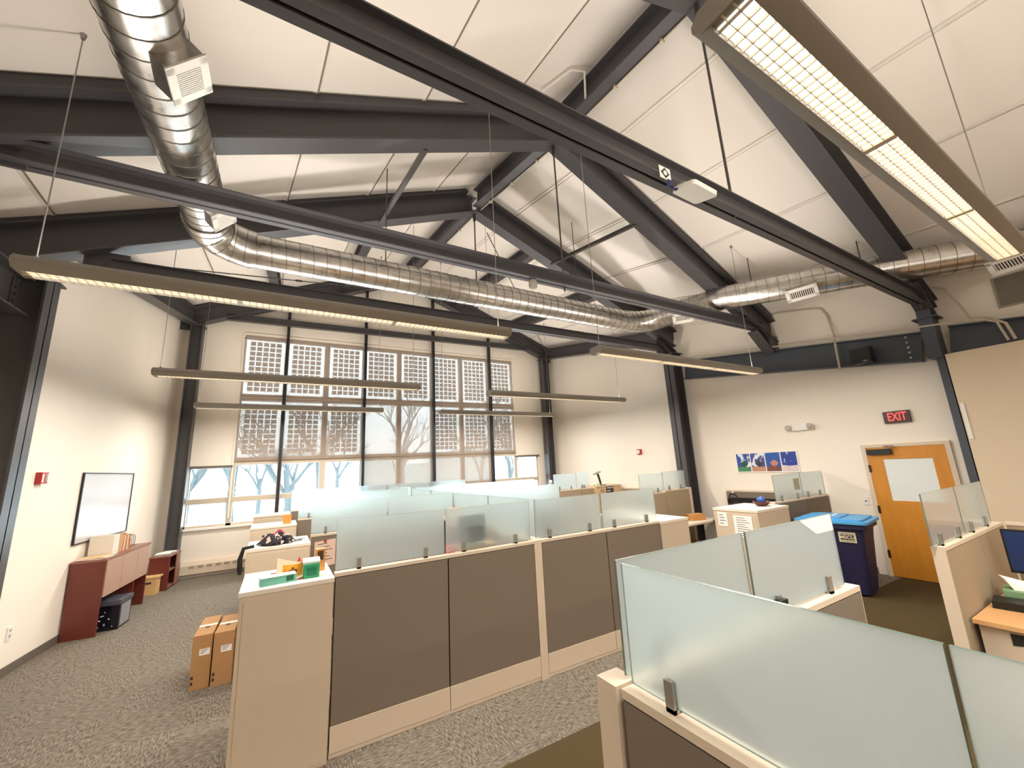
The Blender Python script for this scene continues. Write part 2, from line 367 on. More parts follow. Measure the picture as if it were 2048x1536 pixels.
# windows --------------------------------------------------
def window(n, x0, x1, rows, cols, label, cells=(), post=.05):
    # rows: list of (z0,z1) sashes; cols: number of lights side by side
    t = bpy.data.objects.new('window_%d' % n, None); C.objects.link(t); t.location = ((x0 + x1) / 2, YW + .1, rows[-1][0]); ORG[t] = Vector(t.location)
    tag(t, kind='structure')
    zb, zt = rows[-1][0], rows[0][1]; y0, y1 = YW + .05, YW + .13; fr = MB()
    fr.box(x0, x0 + .05, y0, y1, zb, zt); fr.box(x1 - .05, x1, y0, y1, zb, zt); fr.box(x0, x1, y0, y1, zb, zb + .05); fr.box(x0, x1, y0, y1, zt - .05, zt)
    for a, c in zip(rows, rows[1:]): fr.box(x0, x1, y0 - .01, y1, c[1] - .01, a[0] + .01)
    wc = (x1 - x0) / cols
    for k in range(1, cols):
        xm = x0 + wc * k; fr.box(xm - .07, xm + .07, y0 - .005, y1, zb, zt)
    fr.build('window_frame', frame_m, t)
    for ri, (z0, z1) in enumerate(rows):
        for k in range(cols):
            a = x0 + wc * k + (.05 if k == 0 else .07); c = x0 + wc * (k + 1) - (.05 if k == cols - 1 else .07)
            p = MB(); p.box(a, c, YW + .085, YW + .093, z0 + .01, z1 - .01); po = p.build('pane', clear_m, t)
            if (ri, k) in cells or (ri, -1) in cells:
                cm = MB(); W = c - a; H = z1 - z0 - .02; mx_, mz = .085, .085; nx, nz = 5, 10; g = .028
                cw = (W - 2 * mx_ - (nx - 1) * g) / nx; ch = (H - 2 * mz - (nz - 1) * g) / nz
                for i in range(nx):
                    for j in range(nz):
                        xx = a + mx_ + i * (cw + g); zz = z0 + .01 + mz + j * (ch + g)
                        cm.box(xx, xx + cw, YW + .094, YW + .097, zz, zz + ch)
                cm.build('solar_cells', cell_m, po)
R4 = [(4.16, 5.66), (2.58, 4.0), (1.66, 2.42), (1.03, 1.56)]
bays = [(-.97, .0, 1), (.0, 1.97, 2), (1.97, 4.0, 2), (4.0, 5.97, 2), (5.97, 6.93, 1)]
for i, (a, c, n) in enumerate(bays):
    cells = {(0, -1)} | (set() if i == 2 else {(1, -1)})
    window(i + 1, a, c, R4, n, '', cells)
window(6, -1.82, -.97, [(1.66, 2.40), (1.03, 1.56)], 1, ''); window(7, 6.93, 7.82, [(1.66, 2.40), (1.03, 1.56)], 1, '')
# roller shades
bn = ['leftmost single bay', 'second bay from the left', 'central bay', 'second bay from the right', 'rightmost single bay']
def shade(x0, x1, z0, z1, label):
    t = thing('roller_shade', label, 'window shade', ((x0 + x1) / 2, YW - .01, z0), 'solar fabric roller shades on the tall windows')
    s = MB(); s.box(x0 + .03, x1 - .03, YW - .012, YW - .010, z0, z1); s.build('fabric', shade_m, t)
    s = MB(); s.box(x0 + .02, x1 - .02, YW - .022, YW - .002, z0 - .035, z0); s.build('bottom_bar', mat('shade bar', 'a08a78', .5), t)
for i, (a, c, n) in enumerate(bays):
    shade(a, c, 4.12, 5.7, 'sheer beige upper roller shade over the %s of the window wall' % bn[i])
    shade(a, c, 2.54, 4.06, 'sheer beige middle roller shade over the %s of the window wall' % bn[i])
for i in (2, 3):
    a, c, n = bays[i]; shade(a, c, 1.62 if i == 3 else 1.3, 2.48, 'sheer beige low roller shade drawn down over the %s' % bn[i])
for x0, x1, s in ((-1.84, -.97, 'left'), (6.95, 7.84, 'right')):
    b = MB(); b.box(x0, x1, YW - .05, YW - .003, 2.36, 2.41); tag(solo(b.build('shade_bar', base_m)), 'dark shade rail above the small %s corner window' % s, 'window shade')
b = MB(); b.box(-.97, 6.93, YW - .03, YW - .002, 5.72, 5.76); b.box(-.99, -.96, YW - .03, YW - .002, 1.2, 5.72); b.box(6.92, 6.95, YW - .03, YW - .002, 2.4, 5.72)
tag(b.build('trim_window', wall_m), kind='structure')
# black posts on window wall
for i, (x, zt) in enumerate(((-.0, 0), (1.97, 0), (4.0, 0), (5.97, 0))):
    z = under(x, 11.6) + .1; b = MB(); b.box(x - .035, x + .035, 11.60, 11.72, 0, z)
    tag(solo(b.build('steel_post', black_m)), ['slim black post left of the double bays on the window wall', 'slim black post left of the central window bay', 'slim black post right of the central window bay', 'slim black post beside the rightmost window bay'][i], 'post', 'slim black posts against the window wall')
# gable louver
t = thing('gable_vent', 'brown louvered vent high under the gable peak', 'vent', (3.0, YW, 6.68))
b = MB(); b.box(2.5, 3.42, YW - .03, YW - .005, 6.65, 7.06); b.build('backing', mat('vent backing', 'b28e78', .7), t)
b = MB()
for k in range(5): b.box(2.5, 3.42, YW - .05, YW - .03, 6.66 + k * .095, 6.675 + k * .095)
for x in (2.5, 2.8, 3.1, 3.4): b.box(x, x + .02, YW - .05, YW - .03, 6.65, 7.06)
b.build('louver', mat('dark louver metal', '5a4638', .6), t)
# baseboard heater
t = thing('baseboard_heater', 'long cream baseboard heater under the windows', 'heater', (2, 11.7, 0))
b = MB(); b.yprism([(11.68, .08), (11.68, .26), (11.72, .34), (11.78, .36), (11.78, .08)], -1.75, 8.2); b.build('cover', trim_m, t)
b = MB()
for k in range(30): b.box(-1.6 + k * .16, -1.5 + k * .16, 11.674, 11.679, .2, .25)
b.build('grille', mat('heater grille', 'ab9a80', .6), t)

# ---------------- outside ----------------
b = MB(); b.box(-60, 60, 12.2, 90, -1.2, -1.0); tag(b.build('snow_ground', snow_m), 'snow covered ground outside the windows', 'ground', kind='stuff')
b = MB(); pts = []
for k in range(41):
    x = -80 + k * 4; pts.append((x, 4.5 + 2.2 * math.sin(k * .7) + 1.3 * math.sin(k * 1.9)))
vs = [(x, 58 + 5 * math.sin(i * .6), -1) for i, (x, z) in enumerate(pts)] + [(x, 74 + 5 * math.sin(i * .6), z * .6 + 2.2) for i, (x, z) in enumerate(pts)]
b.add(vs, [(i, i + 1, 41 + i + 1, 41 + i) for i in range(40)]); tag(b.build('hillside', hill_m), 'pale wooded hillside beyond the snowy ground', 'hill', kind='stuff')
def tree(x, y, h, label, seed):
    rnd = random.Random(seed); b = MB(); base = Vector((x, y, -.97))
    def br(p, d, L, r, dep):
        q = p + d * L; m_ = p.lerp(q, .5) + Vector((rnd.uniform(-.06, .06), rnd.uniform(-.06, .06), 0)) * L
        b.tube([p, m_, q], [r, r * .8, r * .6], 5)
        if dep == 0: return
        for k in range(3 if dep > 1 else 4):
            a = rnd.uniform(0, 6.28); tilt = rnd.uniform(.35, .8); nd = (d + Vector((math.cos(a), math.sin(a), .15)) * tilt).normalized()
            br(p.lerp(q, rnd.uniform(.55, 1)), nd, L * rnd.uniform(.55, .75), r * .5, dep - 1)
    br(base, Vector((0, 0, 1)), h * .38, h * .022, 4)
    return tag(solo(b.build('bare_tree', bark_m)), label, 'tree', 'bare trees outside')
TR = [(-2.9, 18, 6, 'small bare tree outside the low left corner window'), (-2.0, 26, 10, 'tall bare tree outside between the two leftmost windows'),
      (.3, 24, 9, 'bare tree outside the second window bay'), (2.2, 30, 11, 'bare tree outside behind the second black window post'),
      (5.2, 20, 9, 'broad bare tree outside behind the sheer central shades'), (10.5, 22, 9, 'bare tree outside the rightmost window bay'),
      (13.5, 24, 9, 'bare tree outside the low right corner window'), (-4.6, 30, 10, 'bare tree outside at the far left edge of the view')]
TR += [(1.2, 40, 9, 'slender bare tree far outside the second window bay'), (-1.2, 36, 8, 'slender bare tree far outside the leftmost tall window'), (5.4, 47, 10, 'slender bare tree far outside behind the third window light'), (12, 46, 9, 'slender bare tree far outside the rightmost bay'), (-6, 40, 9, 'slender bare tree far outside the low left corner window')]
for i, a in enumerate(TR): tree(*a, 20 + i)
# ---------------- roof steel ----------------
def rafter(fi, side, parent, dep=.44):
    y, ax, az, l, r, off = FR[fi]; b = MB(); yy = y if fi < 4 else 11.58
    g = fr_at(yy); e = g[3] if side < 0 else g[4]
    xe = {1: (-3.2, 8.78), 2: (-3.2, 8.8), 3: (-3.2, 8.72), 4: (-2.2, 8.35)}[fi][0 if side < 0 else 1]
    p = Vector((g[1], yy, g[2])); q = Vector((xe, yy, under(xe, yy)))
    b.ibeam(p, q, dep, .24); top = g[5] / math.sqrt(1 + ((q.z - p.z) / (q.x - p.x)) ** 2)
    for sx in (-.06, .06): b.sweep(p, q, [(sx - .02, dep), (sx + .02, dep), (sx + .02, top - .004), (sx - .02, top - .004)])
    return b.build('rafter', steel_m, parent)
def gusset(p, w_, h_, parent, n=3):
    b = MB(); x, y, z = p; b.xprism([(x - w_ / 2, z - h_ / 2), (x + w_ / 2, z - h_ / 2), (x + w_ / 2, z + h_ / 2), (x - w_ / 2, z + h_ / 2)], y - .012, y + .012)
    o = b.build('gusset_plate', steel_m, parent); c = MB()
    for k in range(n):
        xx = x - w_ / 2 + w_ * (k + .5) / n
        c.xf = None; c.tube([(xx, y - .03, z), (xx, y + .03, z)], .017, 6)
    c.build('bolt', rod_m, o); return o
TIE = {1: (-2.0, 8.55, 4.30, 4.48, 4.40, 4.28), 2: (-2.0, 8.45, 4.52, 4.70, 4.62, 4.62), 3: (-2.0, 8.25, 4.72, 4.88, 4.80, 4.82)}
TNAME = {1: 'nearest dark steel roof truss, its tie beam crossing the top of the view', 2: 'second dark steel roof truss, whose tie passes in front of the duct', 3: 'third dark steel roof truss, last before the window wall bay'}
for fi in (1, 2, 3):
    y = FR[fi][0]; t = thing('roof_truss', TNAME[fi], 'roof truss', (FR[fi][1], y, 4.5), 'dark steel roof trusses')
    rafter(fi, -1, t); rafter(fi, 1, t)
    x0, x1, zb, zt, zl, zr = TIE[fi]; b = MB(); zm0 = zl; zm1 = zr; hh = (zt - zb)
    # double channel tie with a slot between
    for s in (-1, 1):
        sec = [(s * .012, 0), (s * .075, 0), (s * .075, .012), (s * .024, .012), (s * .024, hh - .012), (s * .075, hh - .012), (s * .075, hh), (s * .012, hh)]
        b.sweep((x0, y, zm0 - hh / 2), (x1, y, zm1 - hh / 2), sec if s > 0 else sec[::-1])
    b.bar((x0, y, zm0 + hh / 2 - .02), (x1, y, zm1 + hh / 2 - .02), .024, .03)
    b.build('tie_beam', steel_m, t)
    gusset((x0 - .05, y, zm0 + .02), .42, .3, t); gusset((x1 + .06, y, zm1 - .02), .42, .3, t)
    # haunch brackets under the rafter ends
    b = MB(); zc = under(8.5, y)
    b.ibeam((8.1, y, under(8.1, y) - .16), (8.62, y, under(8.62, y) - .34), .2, .2, .018); b.build('haunch', steel_m, t)
    b = MB(); ax = FR[fi][1]; b.tube([(ax, y, FR[fi][2] + .02), (ax, y, TIE[fi][4] - .16)], .013, 6); b.tube([(ax, y, FR[fi][2] - .16), (ax, y, FR[fi][2] - .02)], .028, 6)
    b.build('hanger_rod', rod_m, t)
t = thing('gable_truss', 'dark steel gable rafters against the window wall', 'roof truss', (3.05, 11.58, 5.9)); rafter(4, -1, t, .4); rafter(4, 1, t, .4)
b = MB(); b.ibeam((-1.35, 11.56, 5.97), (7.75, 11.56, 6.1), .16, .12, .014, .01); b.build('girt', steel_m, t)
for x in (-2.0, 8.15):
    gusset((x, 11.5, under(x, 11.5) + .02), .5, .3, t)
# ridge beam segments
RG = ['near ridge beam of dark steel running up out of view', 'ridge beam segment between the first and second trusses', 'ridge beam segment between the second and third trusses', 'farthest ridge beam segment reaching the window wall']
yy = [-1.2, 1.8, 4.15, 6.5, 11.5]
for k in range(4):
    y0, y1 = yy[k] + .12, yy[k + 1] - .12; a = fr_at(y0); c = fr_at(y1)
    t = thing('ridge_beam', RG[k], 'ridge beam', (a[1], (y0 + y1) / 2, a[2] + .1), 'dark steel ridge beams')
    b = MB(); b.ibeam((a[1], y0, a[2] + .08), (c[1], y1, c[2] + .08), .36, .2, .018); b.build('beam', steel_m, t)
    b = MB(); b.tube([(a[1] + .08, y0, a[2] + .06), (c[1] + .08, y1, c[2] + .06)], .011, 6)
    n = 3
    for j in range(n):
        y = y0 + (y1 - y0) * (j + .5) / n; g = fr_at(y); b.box(g[1] + .05, g[1] + .11, y - .015, y + .015, g[2] + .04, g[2] + .08)
    b.build('conduit', conduit_m, t)
# purlins and eave beams in the last bay
for x, x2, lab in ((1.35, 1.35, 'dark purlin just left of the ridge in the window bay'), (-.45, -.3, 'outer left purlin in the window bay'), (4.75, 4.8, 'dark purlin just right of the ridge in the window bay'), (6.55, 6.6, 'outer right purlin in the window bay')):
    b = MB(); b.ibeam((x, 6.64, ceilz(x, 6.64) - .34), (x2, 11.45, ceilz(x2, 11.45) - .34), .32, .18, .016)
    tag(solo(b.build('purlin', steel_m)), lab, 'purlin', 'dark purlins in the bay before the window wall')
for xa, xb, lab in ((-2.35, -1.98, 'dark eave beam along the left wall before the windows'), (8.55, 8.2, 'dark eave beam along the right wall before the windows')):
    b = MB(); b.ibeam((xa, 6.7, under(xa, 6.7) + .04), (xb, 11.42, under(xb, 11.42) + .0), .36, .24, .018)
    tag(solo(b.build('eave_beam', steel_m)), lab, 'beam')
# struts between truss 2 and 3, brace rods
for xa, xb, s in ((1.37, 1.28, 'left'), (5.11, 4.94, 'right')):
    za, zb = under(xa, 4.15) - .02, under(xb, 6.5) - .02
    b = MB(); b.sweep((xa, 4.2, za), (xb, 6.45, zb), [(-.03, 0), (.03, 0), (.03, .008), (-.022, .008), (-.022, .06), (-.03, .06)])
    tag(solo(b.build('angle_strut', rod_m)), 'thin steel angle strut between the trusses on the %s slope' % s, 'strut')
for p, q, lab in (((-2.0, 6.7, 4.95), (2.6, 11.3, 7.4), 'thin diagonal brace rod on the left roof slope'), ((8.1, 11.2, 5.9), (3.5, 6.7, 6.9), 'thin diagonal brace rod on the right roof slope')):
    b = MB(); b.tube([p, q], .011, 6); m_ = Vector(p).lerp(Vector(q), .45); d = (Vector(q) - Vector(p)).normalized(); b.tube([m_, m_ + d * .16], .024, 6)
    tag(b.build('brace_rod', rod_m), lab, 'brace rod')
# columns
def column(loc, ztop, w_, d_, label, m=steel_m, web='x'):
    x, y = loc; b = MB(); t = .022
    if web == 'x':   # flanges face +-x
        b.box(x - w_ / 2, x - w_ / 2 + t, y - d_ / 2, y + d_ / 2, 0, ztop); b.box(x + w_ / 2 - t, x + w_ / 2, y - d_ / 2, y + d_ / 2, 0, ztop); b.box(x - w_ / 2, x + w_ / 2, y - .01, y + .01, 0, ztop)
    else:
        b.box(x - w_ / 2, x + w_ / 2, y - d_ / 2, y - d_ / 2 + t, 0, ztop); b.box(x - w_ / 2, x + w_ / 2, y + d_ / 2 - t, y + d_ / 2, 0, ztop); b.box(x - .01, x + .01, y - d_ / 2, y + d_ / 2, 0, ztop)
    b.box(x - w_ / 2 - .03, x + w_ / 2 + .03, y - d_ / 2 - .03, y + d_ / 2 + .03, 0, .02)
    b.box(x - w_ / 2 - .03, x + w_ / 2 + .03, y - d_ / 2 - .05, y + d_ / 2 + .05, ztop - .02, ztop)
    return tag(solo(b.build('steel_column', m)), label, 'column', 'dark steel columns')
column((-2.72, 6.36), 4.45, .62, .3, 'large dark steel column at the left edge of the view')
column((-1.88, 11.45), under(-1.9, 11.45) - .05, .24, .26, 'dark steel column in the far left corner by the windows')
column((8.05, 11.42), under(8.1, 11.42) - .05, .26, .26, 'dark steel column in the far right corner by the windows')
column((8.52, 6.42), under(8.5, 6.42) - .3, .34, .28, 'dark steel column on the right wall behind the round table')
t = thing('steel_column', 'dark steel column between the exit door and the tan wall', 'column', (8.68, 1.80, 0), 'dark steel columns')
b = MB(); b.box(8.585, 8.61, 1.745, 1.83, 0, 3.36); b.box(8.78, 8.81, 1.745, 1.83, 0, 3.36); b.box(8.61, 8.78, 1.78, 1.80, 0, 3.36); b.build('shaft', girder_m, t)
b = MB(); b.box(8.5, 8.8, 1.74, 1.9, 3.36, 4.12); b.box(8.47, 8.8, 1.68, 1.96, 3.98, 4.0); b.build('column_head', girder_m, t)
b = MB(); b.box(8.5, 8.8, 4.05, 4.25, 4.15, 4.42); tag(solo(b.build('stub_post', steel_m)), 'short dark stub post standing on the wall girder', 'post')
# girders
t = thing('wall_girder', 'deep blue grey steel girder along the wall above the exit door', 'girder', (8.7, 4, 3.6))
b = MB(); b.ibeam((8.7, 6.24, 3.98), (8.7, 2.0, 3.36), .46, .2, .02); b.build('beam', girder_m, t)
b = MB()
for k in range(5):
    for (y, z0) in ((2.12, 3.45),): b.tube([(8.66, y, z0 + k * .085), (8.70, y, z0 + k * .085)], .018, 6)
b.build('bolt', silver_m, t)
t = thing('wall_girder', 'blue grey steel girder at the upper right above the tan wall', 'girder', (8.7, 0, 3.2))
b = MB(); b.ibeam((8.7, 1.7, 3.32), (8.7, -3, 2.62), .5, .2, .02); b.build('beam', girder_m, t)
t = thing('wall_girder', 'dark steel girder meeting the column at the left edge', 'girder', (-2.6, 5, 3.9))
b = MB(); b.ibeam((-2.62, 6.2, 3.93), (-2.62, -3, 3.93), .44, .24, .02); b.build('beam', steel_m, t)
b = MB()
for k in range(5): b.tube([(-2.63, 6.1, 4.0 + k * .075), (-2.58, 6.1, 4.0 + k * .075)], .02, 6)
b.box(-2.68, -2.6, 6.05, 6.2, 3.97, 4.33); b.build('end_plate', steel_m, t)
# ---------------- ducts ----------------
t = thing('spiral_duct', 'galvanised spiral duct crossing the room below the roof', 'duct', (3, 5.6, 4.9))
def arc(p, c, q, n=7):
    p, c, q = Vector(p), Vector(c), Vector(q); return [(p.lerp(c, i / n)).lerp(c.lerp(q, i / n), i / n) for i in range(n + 1)]
def duct(pts, r, name='pipe', seam=.16):
    o = MB().tube(pts, r, 24).build(name, duct_m, t, smooth=True)
    s = MB(); P = [Vector(p) for p in pts]; acc = 0; nxt = seam / 2
    for a, c in zip(P, P[1:]):
        d = c - a; L = d.length
        if L < 1e-6: continue
        while nxt < acc + L:
            m_ = a + d * ((nxt - acc) / L); dn = d.normalized(); tilt = (dn + Vector((.12, .05, .1))).normalized()
            s.tube([m_ - tilt * .004, m_ + tilt * .004], r + .005, 24); nxt += seam
        acc += L
    s.build('spiral_seam', mat('seam shadow metal', '86817a', .4, metal=.8), o); return o
A0, A1 = (-.83, .6, 4.62), (-.90, 5.15, 5.03)
eL = arc((-.90, 5.2, 5.03), (-.92, 5.62, 5.0), (-.45, 5.62, 4.93))
duct([A0, (-.875, 2.6, 4.80), (-.885, 4.15, 4.94), A1], .215)
duct(eL, .235, 'elbow', .14)
duct([(-.5, 5.62, 4.93), (6.1, 5.62, 4.93)], .215)
eR = arc((6.1, 5.62, 4.93), (6.72, 5.6, 4.95), (6.82, 5.1, 4.98))
duct(eR, .225, 'elbow', .14)
duct([(6.8, 5.15, 4.98), (7.15, 4.05, 5.0), (8.0, 1.8, 4.74), (8.38, .7, 4.58), (8.38, -1, 4.5)], .22)
def diffuser(c, out, up, w_, h_, L, lab=None, vert=True):
    out = Vector(out).normalized(); up = Vector(up); sd = out.cross(up).normalized(); up = sd.cross(out).normalized(); c = Vector(c)
    m = basis(c, sd, up); m2 = Matrix([[sd[i], up[i], out[i], c[i]] for i in range(3)] + [[0, 0, 0, 1]])
    b = MB(m2); b.box(-w_ / 2, w_ / 2, -h_ / 2, h_ / 2, 0.0, L); o = b.build('neck_box', duct_m, t)
    b = MB(m2); e = .045
    for a in ((-w_ / 2 - .01, w_ / 2 + .01, h_ / 2 - e, h_ / 2 + .01), (-w_ / 2 - .01, w_ / 2 + .01, -h_ / 2 - .01, -h_ / 2 + e), (-w_ / 2 - .01, -w_ / 2 + e, -h_ / 2, h_ / 2), (w_ / 2 - e, w_ / 2 + .01, -h_ / 2, h_ / 2)):
        b.box(*a, L, L + .012)
    b.build('grille_frame', white_m, o)
    b = MB(m2); b.box(-w_ / 2 + e, w_ / 2 - e, -h_ / 2 + e, h_ / 2 - e, L, L + .002, mi=1)
    n = 12
    for k in range(n):
        if vert: x = -w_ / 2 + e + (w_ - 2 * e) * (k + .5) / n; b.box(x - .005, x + .005, -h_ / 2 + e, h_ / 2 - e, L + .001, L + .01)
        else: y = -h_ / 2 + e + (h_ - 2 * e) * (k + .5) / n; b.box(-w_ / 2 + e, w_ / 2 - e, y - .004, y + .004, L + .001, L + .01)
    b.build('grille_slats', [white_m, mat('grille shadow', '4e453c', .8)], o)
diffuser((-.878, 2.83, 4.81), (.76, 0, -.65), (0, 1, 0), .26, .27, .29, vert=False)
diffuser((-.888, 4.76, 5.0), (.72, 0, -.69), (0, 1, 0), .24, .27, .30, vert=False)
diffuser((6.95, 4.85, 4.98), (-.75, -.55, -.75), (0, 0, 1), .36, .2, .34)
diffuser((7.62, 2.95, 4.87), (-.8, -.2, -.7), (0, 0, 1), .42, .2, .36)
diffuser((8.36, .78, 4.58), (-.7, .1, -.7), (0, 0, 1), .42, .2, .34)
# duct support straps
b = MB()
for (x, y) in ((-.88, 3.9), (1.2, 5.62), (4.9, 5.62), (7.3, 3.6), (7.85, 2.2)):
    z0 = 4.98; b.tube([(x, y, z0), (x, y, ceilz(x, y) + .01)], .008, 6)
b.build('hanger_strap', rod_m, t)

# ---------------- pendant lights ----------------
def area(name, loc, rot, sx, sy, W, col, parent, par_org):
    l = bpy.data.lights.new(name, 'AREA'); l.shape = 'RECTANGLE'; l.size = sx; l.size_y = sy; l.energy = W; l.color = col
    o = bpy.data.objects.new(name, l); C.objects.link(o); o.parent = parent; o.location = Vector(loc) - par_org; o.rotation_euler = rot; return o
def pendant(x0, x1, y, z, label, fine=False, wup=1.0):
    t = thing('pendant_light', label, 'light fixture', ((x0 + x1) / 2, y, z), 'linear pendant lights')
    b = MB(); sec = [(-.085, -.04), (-.06, -.052), (-.06, -.03), (.06, -.03), (.06, -.052), (.085, -.04), (.118, -.01), (.118, .012), (.09, .045), (.05, .062), (.05, .05), (-.05, .05), (-.05, .062), (-.09, .045), (-.118, .012), (-.118, -.01)]
    b.sweep((x0, y, z), (x1, y, z), sec); b.build('housing', fix_m, t, smooth=True, auto=35)
    for x in (x0 - .004, x1 + .004):
        b = MB(); b.yprism([(y - .118, z - .012), (y - .086, z - .045), (y + .086, z - .045), (y + .118, z - .012), (y + .118, z + .014), (y + .088, z + .05), (y - .088, z + .05), (y - .118, z + .014)], x - .004, x + .004); b.build('end_cap', fix_m, t)
    b = MB(); b.box(x0 + .04, x1 - .04, y - .057, y + .057, z - .032, z - .0305); b.build('lamp_panel', lamp_m, t)
    b = MB(); n = 3; L = (x1 - x0) / n; lw = .0018
    for k in range(n):
        a = x0 + k * L; b.box(a + L - .035, a + L + .0, y - .058, y + .058, z - .053, z - .034)
        m_ = 26
        for j in range(1, m_): xx = a + (L - .035) * j / m_; b.box(xx - lw, xx + lw, y - .058, y + .058, z - .05, z - .036)
    for yy_ in (-.02, .02): b.box(x0, x1, y + yy_ - .0012, y + yy_ + .0012, z - .05, z - .036)
    b.build('louver', mat('louver blades', 'd0c3ac', .4, metal=.1), t)
    for x in (x0 + .06, x1 - .1):
        b = MB(); b.tube([(x, y, z + .05), (x, y, ceilz(x, y))], .0045, 5); b.lathe(x, y, [(.025, z + .05), (.025, z + .06), (.008, z + .09)], 8)
        b.lathe(x, y, [(.012, ceilz(x, y) - .05), (.02, ceilz(x, y) - .01)], 8); b.build('suspension_cable', cable_m, t)
    org = Vector(ORG[t])
    area('uplight', ((x0 + x1) / 2, y, z + .075), (math.pi, 0, 0), x1 - x0 - .2, .08, UP_W * wup, WARM, t, org)
    area('downlight', ((x0 + x1) / 2, y, z - .058), (0, 0, 0), x1 - x0 - .2, .1, DOWN_W, WARM, t, org)
pendant(1.17, 4.86, .50, 3.52, 'large lit pendant light at the upper right, nearest the camera', True)
pendant(-1.55, 2.10, 3.65, 3.50, 'long pendant light at the left below the first tie beams')
pendant(3.40, 7.02, 3.65, 3.45, 'pendant light in front of the girder on the right')
pendant(-1.55, 2.10, 6.93, 3.54, 'pendant light crossing the left windows, second row')
pendant(3.52, 7.16, 6.93, 3.50, 'pendant light in front of the right windows, second row')
pendant(-1.55, 2.12, 10.0, 3.56, 'farthest pendant light, in front of the left windows')
pendant(3.62, 7.27, 10.0, 3.56, 'farthest pendant light, in front of the right windows')
pendant(-1.6, 2.05, -2.7, 3.5, 'added pendant light, unseen behind the viewer on the left'); pendant(3.6, 7.2, -2.7, 3.5, 'added pendant light, unseen behind the viewer on the right')  # out of view, added to light the room from behind the camera
#PART2#
# ---------------- cubicle panels and frosted screens ----------------
ZT = 1.285
def pxf(axis, a, c):    # local: u along run, v across (towards +), w up
    if axis == 'x': return Matrix.Translation((a, c, 0))
    return Matrix(((0, 1, 0, c), (1, 0, 0, a), (0, 0, 1, 0), (0, 0, 0, 1)))
dark_gap = mat('dark joint', '2c2622', .8)
def panel(axis, c, a0, a1, label, zt=ZT, th=.08, m=fab_m, group='grey brown cubicle wall panels', base=.21, ends=''):
    L = a1 - a0; X = pxf(axis, a0, c)
    o = X @ Vector((L / 2, th / 2, 0)); t = thing('cubicle_panel', label, 'cubicle panel', tuple(o), group)
    MB(X).box(.004, L - .004, .012, th - .012, .02, zt - .03).build('core', dark_gap, t)
    MB(X).box(0, L, 0, th, zt - .028, zt).build('top_cap', trim_m, t)
    if '0' in ends: MB(X).box(0, .004, 0, th, .0, zt - .028).build('end_plate', trim_m, t)
    if '1' in ends: MB(X).box(L - .004, L, 0, th, .0, zt - .028).build('end_plate', trim_m, t)
    for v0, v1 in ((0, .012), (th - .012, th)):
        MB(X).box(.006, L - .006, v0, v1, base + .006, zt - .034).build('fabric_tile', m, t)
        MB(X).box(.003, L - .003, v0 - (.004 if v0 == 0 else 0), v1 + (.004 if v0 else 0), .035, base).build('base_plate', trim_m, t)
    MB(X).box(.0, L, .004, th - .004, .0, .03).build('kick_rail', trim_m, t)
    return t
def post(x, y, label, zt=ZT, s=.085):
    b = MB(); b.box(x - s / 2, x + s / 2, y - s / 2, y + s / 2, 0, zt + .002)
    return tag(solo(b.build('panel_post', trim_m)), label, 'panel post', 'cream posts joining the cubicle panels')
def screen(axis, c, a0, a1, label, z0=ZT + .015, z1=1.69, clips=(.18, -.18), group='frosted glass screens on the cubicle walls', m=None):
    L = a1 - a0; X = pxf(axis, a0, c); t = thing('glass_screen', label, 'glass screen', tuple(X @ Vector((L / 2, .04, z0))), group)
    b = MB(X); v0, v1 = .035, .045
    vs = [(0, v0, z0), (L, v0, z0), (L, v1, z0), (0, v1, z0), (0, v0, z1), (L, v0, z1), (L, v1, z1), (0, v1, z1)]
    b.add(vs, [(0, 1, 5, 4), (2, 3, 7, 6)], 0); b.add(vs, [(0, 3, 2, 1), (4, 5, 6, 7), (1, 2, 6, 5), (3, 0, 4, 7)], 1)
    # weld duplicates so the pane is one closed solid
    b.v = b.v[:8]; b.f = [tuple(i % 8 for i in f) for f in b.f]
    b.build('pane', [m or frost_m, edge_m], t)
    for q in clips:
        u = q if q > 0 else L + q
        k = MB(X); k.box(u - .016, u + .016, .022, .033, z0 - .014, z0 + .075); k.box(u - .016, u + .016, .047, .058, z0 - .014, z0 + .075); k.box(u - .016, u + .016, .022, .058, z0 - .016, z0 - .001)
        k.build('clip', alum_m, t)
    return t
PA = 'cubicle wall panel of the front run'
# front run y = 3.71
XA = [.44, 1.40, 2.345]; XB = [2.435, 3.345, 4.25]
panel('x', 3.71, XA[0], XA[1], 'grey brown panel of the front cubicle run, right beside the nearest cream cabinet')
panel('x', 3.71, XA[1], XA[2], 'grey brown panel of the front cubicle run, left of the cream upright')
post(2.39, 3.75, 'cream upright in the middle of the front cubicle run', s=.088)
panel('x', 3.71, XB[0], XB[1], 'grey brown panel of the front cubicle run, right of the cream upright')
panel('x', 3.71, XB[1], XB[2], 'last grey brown panel of the front cubicle run, next to the cream end cabinet')
screen('x', 3.71, .445, 1.378, 'leftmost frosted screen of the front run, bluish from the windows')
screen('x', 3.71, 1.392, 2.325, 'frosted screen of the front run with a dark monitor showing through')
screen('x', 3.71, 2.395, 3.315, 'frosted screen of the front run right of the cream upright')
screen('x', 3.71, 3.338, 4.25, 'rightmost frosted screen of the front run')
